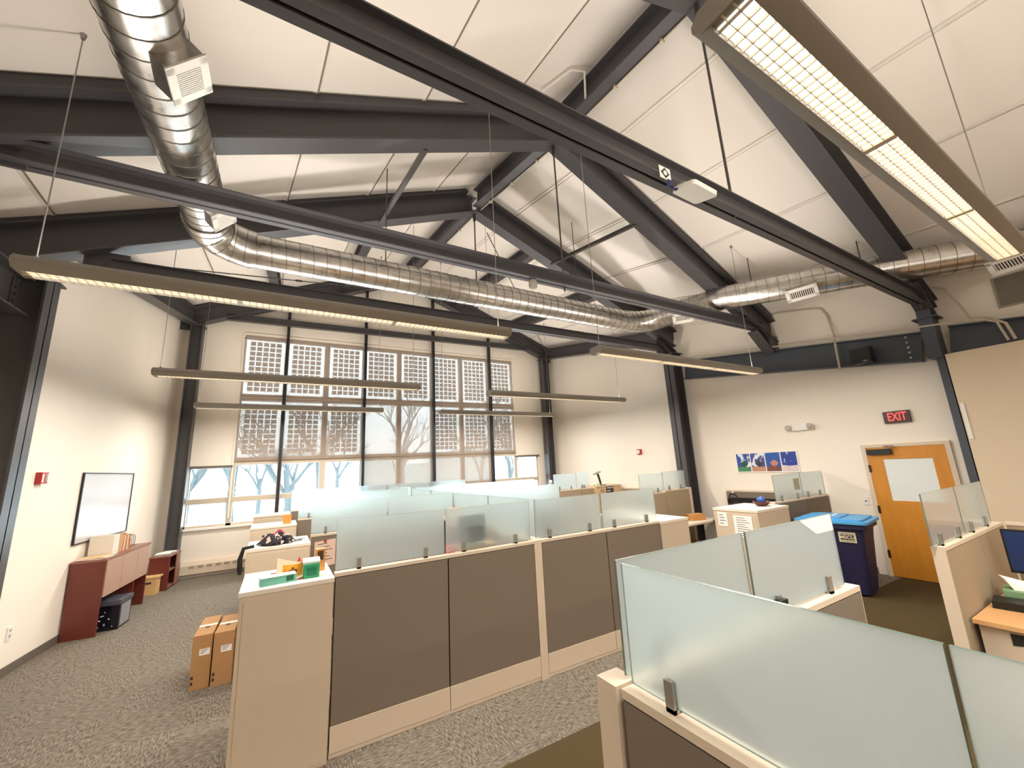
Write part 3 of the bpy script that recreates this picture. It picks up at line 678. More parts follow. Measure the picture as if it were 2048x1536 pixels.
# second run y = 6.25
panel('x', 6.25, .42, 1.45, 'second cubicle run panel with a paper pinned on it', ends='0'); panel('x', 6.25, 1.45, 2.41, 'second cubicle run panel left of the spine wall')
panel('x', 6.25, 2.50, 3.60, 'second cubicle run panel right of the spine wall'); panel('x', 6.25, 3.60, 4.60, 'right end panel of the second cubicle run', ends='1')
post(2.455, 6.29, 'cream post where the second run meets the spine wall')
screen('x', 6.25, .42, 1.43, 'left end frosted screen of the second run'); screen('x', 6.25, 1.44, 2.46, 'second run frosted screen left of the spine')
screen('x', 6.25, 2.54, 3.58, 'second run frosted screen right of the spine'); screen('x', 6.25, 3.60, 4.60, 'right end frosted screen of the second run')
# third run y = 8.8
for a, c, s in ((.36, 1.45, 'left end'), (1.45, 2.46, 'inner left'), (2.6, 3.72, 'inner right'), (3.72, 4.76, 'fourth'), (4.76, 5.72, 'right end')):
    panel('x', 8.8, a, c, '%s panel of the third cubicle run' % s)
    screen('x', 8.8, a, c - .02, '%s frosted screen of the third run' % s, z1=1.71)
# fourth run
for a, c, s in ((.3, 1.4, 'left end'), (1.4, 2.55, 'inner left'), (2.6, 3.74, 'inner right'), (3.74, 4.83, 'right end')):
    panel('x', 11.2, a, c, '%s panel of the last cubicle run by the windows' % s)
    screen('x', 11.2, a, c - .02, '%s frosted screen of the last run by the windows' % s, z1=1.745)
# spine walls along y
for y0, y1, s in ((3.80, 4.95, 'near'), (4.95, 6.20, 'far')):
    panel('y', 2.41, y0, y1, '%s panel of the spine wall behind the cream upright' % s); screen('y', 2.41, y0 + .02, y1 - .01, '%s frosted screen on the spine wall behind the front run' % s)
for y0, y1, s in ((6.36, 7.5, 'near'), (7.5, 8.78, 'far')):
    panel('y', 2.47, y0, y1, '%s panel of the second spine wall' % s); screen('y', 2.47, y0 + .02, y1 - .02, '%s frosted screen on the second spine wall' % s)
panel('y', 2.5, 8.9, 11.15, 'panel of the farthest spine wall'); screen('y', 2.5, 8.92, 10.0, 'nearer frosted screen on the farthest spine wall', z1=1.72); screen('y', 2.5, 10.02, 11.1, 'farther frosted screen on the farthest spine wall', z1=1.73)
# end pod by the right wall
panel('x', 6.22, 6.72, 7.45, 'light brown panel behind the round table, left one', zt=1.34, m=fab2_m); panel('x', 6.22, 7.45, 8.24, 'light brown panel behind the round table, right one', zt=1.37, m=fab2_m)
post(8.285, 6.26, 'cream end post in front of the right wall column', zt=1.38)
screen('x', 6.22, 6.70, 7.43, 'left frosted screen above the round table', z0=1.36, z1=1.75); screen('x', 6.22, 7.45, 8.2, 'right frosted screen above the round table', z0=1.385, z1=1.775)
panel('x', 8.8, 6.35, 7.2, 'left panel of the far right run near the whiteboard', zt=1.37, m=fab2_m); panel('x', 8.8, 7.2, 7.62, 'narrow panel of the far right run beside the file cabinet', zt=1.37, m=fab2_m)
screen('x', 8.8, 6.3, 7.05, 'left bright frosted screen in front of the far whiteboard', z0=1.39, z1=1.79); screen('x', 8.8, 7.07, 7.5, 'narrow bright frosted screen beside the desk lamp', z0=1.39, z1=1.795)
panel('y', 8.6, 6.9, 8.68, 'low light brown panel along the far right wall', zt=1.3, m=fab2_m)
# exit wall pod
panel('x', 3.70, 7.07, 7.98, 'grey panel left of the blue bin lid', m=fab_m, zt=1.275); panel('x', 3.70, 7.98, 8.80, 'grey panel touching the exit door wall', zt=1.275)
post(7.02, 3.74, 'cream end post beside the cabinet with notices', zt=1.28)
screen('x', 3.70, 7.10, 7.98, 'left greenish screen behind the blue bin, a sheet taped on it', z0=1.29, z1=1.705); screen('x', 3.70, 7.99, 8.78, 'right greenish screen behind the blue bin against the wall', z0=1.29, z1=1.70)
panel('y', 8.70, 3.79, 5.62, 'brown panel along the exit door wall behind the bowl', zt=1.305)
# near pod
panel('x', 1.18, 1.16, 2.05, 'near cubicle back panel, left part'); panel('x', 1.18, 2.05, 2.96, 'near cubicle back panel, right part with cream top', ends='1')
screen('x', 1.18, 1.13, 1.955, 'large greenish screen on the near cubicle back, left half'); screen('x', 1.18, 1.985, 2.87, 'large greenish screen on the near cubicle back, right half with a paper')
post(1.115, 1.255, 'cream corner post at the bottom right of the view', s=.1)
panel('y', 1.075, .32, 1.19, 'near grey side panel below the large foreground screen'); panel('y', 1.075, -.9, .31, 'nearest grey side panel at the bottom right corner')
screen('y', 1.075, .330, 1.17, 'largest foreground frosted screen, sloping down to the right', clips=(-.17, .17)); screen('y', 1.075, -.7, .322, 'frosted screen at the bottom right corner of the view')
# right near pod
panel('x', 1.18, 4.47, 5.4, 'tall cream edged panel left of the desk at the right', m=fab2_m, ends='0'); panel('x', 1.18, 5.4, 6.22, 'panel behind the desk monitor', m=fab2_m)
screen('x', 1.18, 4.37, 5.18, 'clearer screen above the desk panel, left half in front of the door', m=glass_frost('light frosted glass', (.88, .94, .88, 1), .07, .16)); screen('x', 1.18, 5.2, 6.02, 'clearer screen above the desk panel, right half', m=bpy.data.materials['light frosted glass'])
panel('y', 6.22, -1.0, 1.17, 'low panel behind the desk along the tan wall', m=fab2_m)

# ---------------- cabinets ----------------
def cabinet(x0, x1, y0, y1, zt, label, group=None, face='-y', doors=1, name='storage_cabinet'):
    t = thing(name, label, 'cabinet', ((x0 + x1) / 2, (y0 + y1) / 2, 0), group)
    b = MB(); b.box(x0, x1, y0, y1, .03, zt - .03); b.box(x0 + .02, x1 - .02, y0 + .03, y1 - .02, 0, .03); b.build('body', cab_m, t)
    b = MB(); b.box(x0 - .006, x1 + .006, y0 - .006, y1 + .006, zt - .03, zt); b.build('top_panel', cabtop_m, t)
    b = MB()
    if face == '-y':
        b.box(x0 + .028, x1 - .028, y0 - .006, y0, .05, zt - .06); o = b.build('door', cab_m, t)
    elif face == '-x':
        b.box(x0 - .006, x0, y0 + .028, y1 - .028, .05, zt - .06); o = b.build('door', cab_m, t)
    else:
        b.box(x1, x1 + .006, y0 + .028, y1 - .028, .05, zt - .06); o = b.build('door', cab_m, t)
    return t
G = 'cream cabinets at the left ends of the cubicle runs'
cabinet(-.19, .42, 3.62, 4.28, 1.275, 'nearest tall cream cabinet with a green pen box and colourful cards on top', G)
cabinet(-.27, .375, 5.66, 6.36, 1.275, 'cream cabinet with a heap of dark clothes on top', G)
cabinet(-.35, .31, 8.05, 8.75, 1.275, 'cream cabinet with an orange card on top', G)
cabinet(-.42, .27, 10.5, 11.15, 1.275, 'farthest cream cabinet, in front of the windows', G)
cabinet(4.262, 4.80, 3.70, 4.9, 1.275, 'cream cabinet closing the right end of the front run')
t = cabinet(5.55, 6.34, 3.19, 3.82, 1.32, 'cream cabinet with two notices on its side, left of the blue bin', face='-x')
# notices on the side
def sheet(name, parent_label, cat, pts, group=None, kind=None, lines=0, m=paper_m):
    a, b_, c, d = [Vector(p) for p in pts]; n = (b_ - a).cross(d - a).normalized() * .0015
    b = MB(); b.add([a, b_, c, d, a + n, b_ + n, c + n, d + n], [(0, 1, 2, 3), (4, 5, 6, 7), (0, 1, 5, 4), (1, 2, 6, 5), (2, 3, 7, 6), (3, 0, 4, 7)])
    for k in range(lines):
        f_ = (k + 1) / (lines + 1); p = a.lerp(d, f_); q = b_.lerp(c, f_); s0 = p.lerp(q, .15); s1 = p.lerp(q, .6 + .25 * ((k * 7) % 3) / 2); hh = (d - a) * .18 / lines / 2
        for nn in (n * 1.5, -n * .5): b.add([s0 - hh + nn, s1 - hh + nn, s1 + hh + nn, s0 + hh + nn], [(0, 1, 2, 3)], 1)
    return tag(b.build(name, [m, ink_m]), parent_label, cat, group)
def sx(x, y0, y1, z0, z1, **k): return [(x, y0, z1), (x, y1, z1), (x, y1, z0), (x, y0, z0)]
sheet('notice', 'small printed notice taped on the cream cabinet, farther from the bin', 'notice', sx(5.539, 3.76, 3.62, 1.08, 1.27), lines=4)
sheet('notice', 'larger white notice with three blocks of print on the cream cabinet', 'notice', sx(5.538, 3.53, 3.27, .95, 1.24), lines=9)
sheet('paper_sheet', 'white sheets taped on the near greenish screen', 'paper', [(2.5, 1.213, 1.688), (2.855, 1.213, 1.688), (2.86, 1.213, 1.60), (2.66, 1.213, 1.60)])
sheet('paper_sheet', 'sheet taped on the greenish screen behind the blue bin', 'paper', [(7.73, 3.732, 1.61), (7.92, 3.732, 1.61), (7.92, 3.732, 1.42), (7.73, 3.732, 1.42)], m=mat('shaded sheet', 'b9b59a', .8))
sheet('pinned_paper', 'pinkish paper pinned on the panel behind the nearest cabinet', 'paper', [(.47, 6.243, 1.19), (.73, 6.243, 1.21), (.73, 6.243, .88), (.47, 6.243, .86)], lines=7, m=mat('pinkish paper', 'e3c6b2', .8))
b = MB(); b.ball((.6, 6.24, 1.19), .018); tag(solo(b.build('push_pin', red_m)), 'red pin holding the pinkish paper', 'pin')

# -------- things on the nearest cabinet --------
t = thing('pen_box', 'green box of mechanical pencils lying on the nearest cabinet', 'box', (.03, 3.74, 1.275))
X = Matrix.Translation((.03, 3.76, 1.276)) @ Matrix.Rotation(math.radians(6), 4, 'Z')
MB(X).box(-.11, .13, -.055, .055, 0, .055).build('carton', mat('teal green print', '5fa596', .5, noise=.3, nscale=14), t)
MB(X).prism([(.06, -.0565), (.11, -.0565), (.11, -.055), (.06, -.055)], .012, .048).build('badge', mat('deep green print', '17553f', .5), t)
MB(X).box(-.11, .13, -.055, .055, .0551, .0556).build('top_print', mat('cream print', 'e8d9c0', .6), t)
t = thing('fox_card', 'curled card with an orange panel and a brown figure standing on the nearest cabinet', 'card', (.14, 3.88, 1.28))
b = MB(); N = 10; prev = []
for k in range(N + 1):
    u = k / N; x = .03 + .2 * u; y = 3.9 - .07 * math.sin(u * 2.6); prev.append((x, y))
for k in range(N):
    (xa, ya), (xb, yb) = prev[k], prev[k + 1]; za = 1.43 - .05 * (k / N); zb = 1.43 - .05 * ((k + 1) / N)
    b.add([(xa, ya, 1.279), (xb, yb, 1.279), (xb, yb, zb), (xa, ya, za), (xa, ya + .002, 1.279), (xb, yb + .002, 1.279), (xb, yb + .002, zb), (xa, ya + .002, za)], [(0, 1, 2, 3), (4, 5, 6, 7), (3, 2, 6, 7)])
b.build('card_sheet', mat('cream card', 'f3dfc4', .7), t)
b = MB(); c_ = MB()
for k in range(2, N - 1):
    (xa, ya), (xb, yb) = prev[k], prev[k + 1]; b.add([(xa, ya - .002, 1.29), (xb, yb - .002, 1.29), (xb, yb - .002, 1.375), (xa, ya - .002, 1.38)], [(0, 1, 2, 3)])
    if 4 <= k <= 6: c_.add([(xa, ya - .004, 1.29), (xb, yb - .004, 1.29), (xb, yb - .004, 1.30 + .02 * (3 - abs(k - 5))), (xa, ya - .004, 1.30 + .02 * (3 - abs(k - 5.2)))], [(0, 1, 2, 3)])
b.build('orange_panel', tongue_m, t); c_.build('brown_figure', mat('brown print', '6b3f22', .7), t)
t = thing('green_gift_box', 'open green box with a white lid beside the curled card', 'box', (.265, 3.78, 1.275))
MB().box(.215, .325, 3.73, 3.83, 1.276, 1.375).build('carton', mat('bright green card', '1f8f63', .45), t)
MB().box(.235, .305, 3.727, 3.73, 1.295, 1.355).build('dark_panel', mat('dark green print', '0d6a4a', .45), t)
X = Matrix.Translation((.27, 3.8, 1.395)) @ Matrix.Rotation(.15, 4, 'X'); MB(X).box(-.06, .06, -.05, .05, -.008, .008).build('lid', white_m, t)
t = thing('ornament_tube', 'tall clear tube with gold and dark ornament behind the green box', 'ornament', (.345, 3.98, 1.275))
MB().box(.31, .385, 3.95, 4.02, 1.276, 1.45).build('tube', mat('amber print', 'c78a45', .35, noise=.6, nscale=40), t)
MB().box(.325, .37, 3.946, 3.949, 1.36, 1.435).build('dark_window', mat('dark ornament print', '3c2a20', .4, noise=.8, nscale=60), t)
b = MB(); b.lathe(.19, 3.96, [(.022, 1.36), (.0015, 1.41)], 12); b.lathe(.19, 3.96, [(.024, 1.276), (.026, 1.30), (.02, 1.36)], 12, 1); tag(solo(b.build('gnome_figure', [red_m, green_m])), 'tiny red capped figure between the card and the green box', 'figurine')
b = MB()
for k in range(5): X = Matrix.Translation((.02 + .012 * k, 4.06 + .01 * k, 1.281 + .009 * k)) @ Matrix.Rotation(.4 + .25 * k, 4, 'Z'); b.xf = X; b.box(-.05, .05, -.008, .008, -.004, .004, mi=k % 2)
tag(solo(b.build('loose_pens', [white_m, mat('maroon plastic', '7b3a3a', .5)])), 'few loose pens behind the green pen box', 'pens', kind='stuff')
b = MB()
for k in range(4): b.tube([(.17 + .012 * k, 3.74, 1.282), (.2 + .008 * k, 3.78 + .01 * k, 1.284)], .004, 6, mi=k % 2)
tag(solo(b.build('small_beads', [brown_m, mahog_m])), 'small brown bits between the pen box and the green box', 'trinkets', kind='stuff')
# clothes heap
def heap(name, c, r, h, n, mats, label, cat, seed):
    rnd = random.Random(seed); b = MB()
    for k in range(n):
        a = rnd.uniform(0, 6.28); q = rnd.uniform(0, 1) ** .7; x = c[0] + r[0] * q * math.cos(a); y = c[1] + r[1] * q * math.sin(a); z = c[2] + .016 + h * (1 - q) * rnd.uniform(.3, .9)
        a2 = rnd.uniform(0, 6.28); pts = []
        for j in range(6):
            a2 += rnd.uniform(-.9, .9); pts.append((x, y, max(c[2] + .013, z))); x += .035 * math.cos(a2); y += .03 * math.sin(a2); z += rnd.uniform(-.012, .012)
        b.tube(pts, [rnd.uniform(.008, .02) for _ in pts], 7, mi=rnd.randrange(len(mats)))
    return tag(b.build(name, mats, smooth=True, auto=60), label, cat)
def cloth_bundle():
    rnd = random.Random(5); b = MB(); nx, ny = 26, 20; g = []
    for j in range(ny + 1):
        for i in range(nx + 1):
            u, v = i / nx * 2 - 1, j / ny * 2 - 1; e = max(0, 1 - (u * u + v * v) ** .9)
            z = 1.285 + .12 * e + .022 * math.sin(9 * u + 4 * v) * e + .018 * math.sin(13 * v - 5 * u) * e
            g.append((.02 + .2 * u + .02 * math.sin(5 * v), 5.95 + .2 * v + .03 * math.sin(4 * u), max(1.279, z)))
    fs = []; 
    for j in range(ny):
        for i in range(nx):
            u, v = i / nx * 2 - 1, j / ny * 2 - 1
            if u * u + v * v > 1.05: continue
            k = j * (nx + 1) + i; b.f.append((k, k + 1, k + nx + 2, k + nx + 1)); b.m.append(1 if (abs(u - .05) < .28 and -.2 < v < .45) else (2 if math.sin(i * .9 + j * .35) + math.sin(j * 1.1 - i * .3) > 1.05 else 0))
    b.v = [Vector(p) for p in g]
    return b
t = thing('clothes_heap', 'heap of dark clothing with a red patch on the second cabinet', 'clothing', (.02, 5.95, 1.275))
o = cloth_bundle().build('garment', [mat('dark cloth', '1d1822', .9), mat('red cloth', 'a33440', .85, noise=.4, nscale=30), mat('pale cloth', 'cdb9ac', .85)], t, smooth=True, auto=80)
heap('cords', (.02, 5.86, 1.295), (.17, .10), .06, 7, [black_m, mat('purple cloth', '262033', .8), mat('pale cord', 'a99a8e', .7)], 'dark cords', 'cords', 3).parent = t
bpy.data.objects['cords'].location = -Vector(t.location); del bpy.data.objects['cords']['label']; del bpy.data.objects['cords']['category']
b = MB(); b.tube([(.25 + .05 * math.cos(a / 3), 5.95 + .06 * math.sin(a / 3), 1.281 + .002 * (a % 3)) for a in range(26)], .0045, 6); b.tube([(.3 + .04 * math.cos(a / 2.5), 6.05 + .05 * math.sin(a / 2), 1.281) for a in range(16)], .003, 6)
tag(solo(b.build('loose_cable', [black_m])), 'loops of thin cable beside the dark clothes heap', 'cable')
b = MB(); b.tube([(-.2, 5.74, 1.30), (-.30, 5.72, 1.29), (-.325, 5.7, 1.18), (-.32, 5.69, 1.08), (-.315, 5.68, 1.02)], [.018, .02, .024, .026, .015], 8)
tag(solo(b.build('hanging_strap', [mat('black strap', '101014', .7)], smooth=True)), 'black strap hanging off the left edge of the second cabinet', 'strap')
sheet('paper_sheet', 'white paper lying at the left end of the second cabinet', 'paper', [(-.24, 5.68, 1.278), (-.14, 5.68, 1.278), (-.16, 5.95, 1.278), (-.25, 5.92, 1.278)])
t = thing('orange_card', 'orange folded card standing on the third cabinet', 'card', (.19, 8.12, 1.275))
X = Matrix.Translation((.17, 8.2, 1.276)) @ Matrix.Rotation(.15, 4, 'Z'); MB(X).box(-.065, .065, 0, .003, 0, .15).build('front_leaf', orange_m, t); MB(X).box(.062, .065, 0, .08, 0, .14).build('side_leaf', paper_m, t)
# monitor and box inside the cubicles
def desk(x0, x1, y0, y1, label, z=.74, m=desk_m, cat='desk', group=None):
    t = thing('desk', label, cat, ((x0 + x1) / 2, (y0 + y1) / 2, 0), group)
    MB().box(x0, x1, y0, y1, z - .03, z).build('desktop', m, t)
    for x in (x0 + .06, x1 - .06):
        for y in (y0 + .06, y1 - .06): MB().box(x - .02, x + .02, y - .02, y + .02, 0, z - .03).build('leg', steel_m, t)
    return t
def monitor(c, yaw, w_, h_, label, zc, ztab, m=black_m):
    t = thing('monitor', label, 'monitor', (c[0], c[1], ztab)); X = Matrix.Translation((c[0], c[1], 0)) @ Matrix.Rotation(yaw, 4, 'Z')
    MB(X).box(-w_ / 2, w_ / 2, -.02, .02, zc - h_ / 2, zc + h_ / 2).build('case', black_m, t)
    MB(X).box(-w_ / 2 + .012, w_ / 2 - .012, -.0215, -.02, zc - h_ / 2 + .02, zc + h_ / 2 - .012).build('screen_face', m, t)
    MB(X).box(-.03, .03, .02, .05, ztab + .01, zc).build('stand', silver_m, t); MB(X).box(-.12, .12, -.06, .12, ztab, ztab + .012).build('foot', silver_m, t)
    return t
desk(.55, 2.36, 3.83, 4.45, 'desk inside the left front cubicle behind the frosted screens')
t = thing('monitor_riser', 'light wood riser behind the front frosted screen', 'riser', (1.75, 4.0, .741)); MB().box(1.62, 2.0, 3.86, 4.1, .741, 1.30).build('riser_body', mat('light brown wood', 'b89468', .6), t)
monitor((1.74, 3.93), .15, .3, .27, 'dark monitor blurred behind the front frosted screen', 1.46, 1.302)
t = thing('cardboard_box', 'small cardboard box standing on the spine wall seen over the front screen', 'box', (2.45, 6.05, 1.3)); 
MB().box(2.15, 2.31, 5.55, 5.72, 1.359, 1.51).build('carton', mat('pinkish cardboard', 'd0a58b', .85), t)
t2 = thing('overhead_shelf', 'shelf on the spine wall carrying a small box', 'shelf', (2.29, 5.7, 1.3)); MB().box(2.12, 2.405, 5.2, 6.2, 1.335, 1.358).build('board', cab_m, t2)
b = MB(); b.box(1.43, 1.5, 3.80, 3.86, .742, 1.34); b.box(1.6, 1.62, 3.8, 3.84, .742, .76)
tag(solo(b.build('red_bottle_pack', mat('red print', 'd0333a', .5))), 'red object glowing through the foot of the front frosted screen', 'package')
# ---------------- left wall furniture ----------------
R5 = math.radians(-5.14)
def wallX(y0): return Matrix.Translation((LX(y0), y0, 0)) @ Matrix.Rotation(R5, 4, 'Z')   # local x off the wall, y along it
t = thing('hutch_credenza', 'mahogany hutch with rosy flip doors and an open bay against the left wall', 'hutch', (-2.25, 9.2, 0)); X = wallX(8.36)
MB(X).rbox(.02, .40, 0, .03, 0, 1.0, .01).build('side_panel', mahog_m, t); MB(X).box(.02, .40, 1.62, 1.65, 0, 1.0).build('side_panel', mahog_m, t)
MB(X).box(.02, .40, 1.12, 1.14, 0, .98).build('divider', mahog_m, t)
MB(X).box(.015, .41, -.005, 1.655, 1.0, 1.025).build('top_board', maho2_m, t); MB(X).box(.02, .39, .03, 1.62, .52, .545).build('shelf', mahog_m, t)
MB(X).box(.02, .03, .03, 1.62, .5, 1.0).build('back_board', mahog_m, t)
for y0, y1 in ((.033, .55), (.56, 1.12), (1.13, 1.617)): MB(X).box(.392, .41, y0, y1, .5, .995).build('flip_door', mat('rosy laminate', 'b08f7c', .45), t)
t = thing('bookcase', 'low mahogany bookcase with open shelves in the left corner', 'bookcase', (-1.95, 11.2, 0)); X = wallX(10.82)
MB(X).box(.18, .50, 0, .025, 0, .62).build('side_panel', mahog_m, t); MB(X).box(.18, .50, .62, .645, 0, .62).build('side_panel', mahog_m, t)
MB(X).box(.17, .51, -.01, .655, .62, .645).build('top_board', maho2_m, t); MB(X).box(.18, .19, .02, .63, 0, .62).build('back_board', mahog_m, t)
for z in (.03, .34): MB(X).box(.19, .49, .025, .62, z, z + .02).build('shelf', maho2_m, t)
MB(X).box(.495, .51, .4, .62, .02, .62).build('half_door', maho2_m, t)
# papers on them
X = wallX(8.36)
def stack(X, x0, x1, y0, y1, z, n, label, seed, mats=None, name='paper_stack'):
    rnd = random.Random(seed); t = thing(name, label, 'papers', tuple(X @ Vector(((x0 + x1) / 2, (y0 + y1) / 2, z))))
    for k in range(n):
        Y = X @ Matrix.Translation(((x0 + x1) / 2, (y0 + y1) / 2, z + .001 + k * .007)) @ Matrix.Rotation(rnd.uniform(-.12, .12), 4, 'Z')
        MB(Y).box(-(x1 - x0) / 2, (x1 - x0) / 2, -(y1 - y0) / 2, (y1 - y0) / 2, 0, .0065).build('sheet_pile', (mats or [paper_m, mat('buff folder', 'd9b78c', .8)])[k % 2], t)
    return t
stack(X, .06, .36, .03, .33, 1.026, 4, 'thin pile of buff folders on the near end of the hutch', 1)
for i, (y, h, lab) in enumerate(((.36, .30, 'large white binder standing nearest on the hutch'), (.425, .295, 'white binder second in the row on the hutch'), (.49, .29, 'white binder third in the row on the hutch'))):
    t = thing('binder', lab, 'binder', tuple(X @ Vector((.2, y, 1.026)))); MB(X).box(.05, .33, y, y + .055, 1.026, 1.026 + h).build('cover', mat('off white binder', 'e6ddd0', .5), t); MB(X).box(.331, .333, y + .012, y + .042, 1.1, 1.22).build('spine_label', paper_m, t)
t = thing('desk_sorter', 'wire sorter on the hutch holding hanging files', 'file sorter', tuple(X @ Vector((.2, 1.2, 1.026))))
for k in range(5):
    y = 1.12 + k * .065; b = MB(X); b.tube([(.12, y, 1.03)] + [(.12 + .07 - .07 * math.cos(a * .4), y, 1.17 + .05 * math.sin(a * .4)) for a in range(9)] + [(.26, y, 1.03)], .004, 6); b.build('wire_loop', rod_m, t)
b = MB(X); b.tube([(.12, 1.09, 1.031), (.12, 1.42, 1.031)], .004, 6); b.tube([(.26, 1.09, 1.031), (.26, 1.42, 1.031)], .004, 6); b.build('base_wire', rod_m, t)
for k in range(8):
    y = .66 + k * .045; b = MB(X @ Matrix.Translation((.2, y, 1.027)) @ Matrix.Rotation(-.2 + .05 * k, 4, 'X')); b.box(-.13, .13, -.003, .003, 0, .25 - .006 * (k % 3)); b.box(-.12 + .05 * (k % 4), -.07 + .05 * (k % 4), -.003, .003, .25, .265)
    tag(solo(b.build('file_folder', [mat(['buff folder', 'orange folder', 'white paper'][k % 3], ['d9b78c', 'd98a4f', 'f4f0ea'][k % 3], .8)])), 'upright %s file folder on the hutch, %s' % (['buff', 'orange', 'white'][k % 3], ['right behind the binders', 'second behind the binders', 'third behind the binders', 'fourth behind the binders', 'fifth behind the binders', 'sixth behind the binders', 'next to last before the wire sorter', 'last before the wire sorter'][k]), 'folder', 'upright file folders on the hutch')
X2 = wallX(10.82)
stack(X2, .22, .46, .05, .33, .646, 5, 'pile of magazines on the near end of the low bookcase', 2, [paper_m, black_m])
stack(X2, .22, .47, .36, .62, .646, 3, 'pile of printed sheets on the far end of the low bookcase', 3, [paper_m, mat('grey print', '77727a', .6)])
# bag with cans under hutch
t = thing('recycling_carton', 'dark glossy carton standing under the hutch', 'box', (-2.1, 8.8, 0)); X = wallX(8.36)
MB(X).box(.18, .56, .22, .62, .0, .34).build('carton', mat('glossy black film', '16161f', .15, noise=.3, nscale=25), t)
MB(X).box(.14, .57, .2, .64, .34, .40).build('folded_top', mat('grey film', '4d4f5c', .2), t)
MB(X).box(.561, .563, .26, .58, .03, .32).build('silver_side', mat('silver print', 'a6a8b3', .3, metal=.4), t)
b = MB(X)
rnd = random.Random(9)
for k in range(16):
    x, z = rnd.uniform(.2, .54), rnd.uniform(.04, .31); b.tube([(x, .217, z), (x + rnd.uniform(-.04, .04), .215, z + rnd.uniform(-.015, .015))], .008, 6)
b.build('highlight_marks', mat('painted highlight grey', 'c9c7cc', .2), t)  # pale dabs painted on as highlights of the glossy black side
t = thing('file_tote', 'tan plastic tote with cut-out handles between hutch and bookcase', 'tote', (-2.1, 10.6, 0))
X = wallX(10.58)
b = MB(X); b.prism([(.10, 0), (.40, 0), (.40, .20), (.10, .20)], 0, .30); b.build('tub', tan_m, t); b = MB(X); b.box(.08, .43, -.02, .22, .30, .325); b.build('rim', tan_m, t)
b = MB(X); b.box(.2, .32, -.004, 0, .2, .235); b.build('handle_hole', ink_m, t)
# whiteboard, alarm, outlet
t = thing('whiteboard', 'glossy whiteboard with a thin dark frame on the left wall', 'whiteboard', (-2.45, 9.4, 1.3)); X = wallX(8.35)
MB(X).box(.004, .02, .0, 1.68, 1.27, 2.26).build('board', mat('whiteboard enamel', 'cbc6c4', .3, spec=.3), t)
b = MB(X)
for a in ((0, 1.68, 1.255, 1.272), (0, 1.68, 2.258, 2.275), (-.016, .004, 1.255, 2.275), (1.676, 1.696, 1.255, 2.275)): b.box(.003, .03, a[0], a[1], a[2], a[3])
b.build('board_frame', black_m, t)
def alarm(X, label):
    t = thing('fire_alarm_strobe', label, 'fire alarm', tuple(X @ Vector((0, 0, 0)))); MB(X).rbox(.002, .06, -.07, .07, -.07, .07, .008).build('housing', red_m, t)
    MB(X).box(.06, .085, .0, .05, -.045, .045).build('strobe_lens', mat('clear lens', 'e8e2dc', .1), t)
    MB(X).box(.0601, .0615, -.055, -.02, -.05, .05).build('lettering', white_m, t)
alarm(wallX(7.34) @ Matrix.Translation((0, 0, 2.2)), 'red fire alarm strobe on the left wall beside the whiteboard')
alarm(Matrix.Translation((8.73, 8.0, 2.28)) @ Matrix.Rotation(math.pi, 4, 'Z'), 'small red fire alarm on the far right wall')
X = wallX(7.33)
t = thing('wall_outlet', 'white power outlet low on the left wall', 'outlet', tuple(X @ Vector((0, 0, .42)))); MB(X).rbox(.0, .012, -.045, .045, .385, .525, .004).build('cover_plate', white_m, t)
for z in (.425, .485): MB(X).box(.012, .014, -.015, .015, z - .012, z + .012).build('socket', mat('outlet slot grey', 'a9a39a', .5), t)
# boxes on floor by nearest cabinet
def carton(x, y, w_, d_, h_, rot, label, grp, zb=0, m=brown_m, lab=True):
    t = thing('cardboard_box', label, 'box', (x, y, zb), grp); X = Matrix.Translation((x, y, zb)) @ Matrix.Rotation(rot, 4, 'Z')
    MB(X).box(-w_ / 2, w_ / 2, -d_ / 2, d_ / 2, 0.001, h_).build('carton', m, t)
    MB(X).box(-w_ / 2 + .001, w_ / 2 - .001, -.03, .03, h_, h_ + .001).build('tape', mat('packing tape', 'd9c4a0', .3), t)
    if lab:
        MB(X).box(-.02, w_ / 2 - .015, -d_ / 2 - .001, -d_ / 2, h_ * .62, h_ * .74).build('shipping_label', paper_m, t)
        b = MB(X)
        for k in range(3): b.box(-.01, w_ / 2 - .03 - .015 * k, -d_ / 2 - .0015, -d_ / 2 - .001, h_ * (.715 - .03 * k), h_ * (.725 - .03 * k))
        for k in range(2): b.box(-w_ / 2 + .01, -w_ / 2 + .03, -d_ / 2 - .0015, -d_ / 2 - .001, h_ * (.1 + .1 * k), h_ * (.16 + .1 * k))
        b.build('print', ink_m, t)
        b = MB(X); b.box(-.02, .02, -.1, -.05, h_ + .0012, h_ + .002); b.build('top_mark', ink_m, t)
    return t
carton(-.575, 5.93, .165, .66, .50, -.02, 'left cardboard carton on the floor beside the nearest cabinet', 'two tall cartons beside the nearest cabinet')
carton(-.385, 5.88, .175, .62, .50, -.04, 'right cardboard carton, half hidden by the nearest cabinet', 'two tall cartons beside the nearest cabinet')

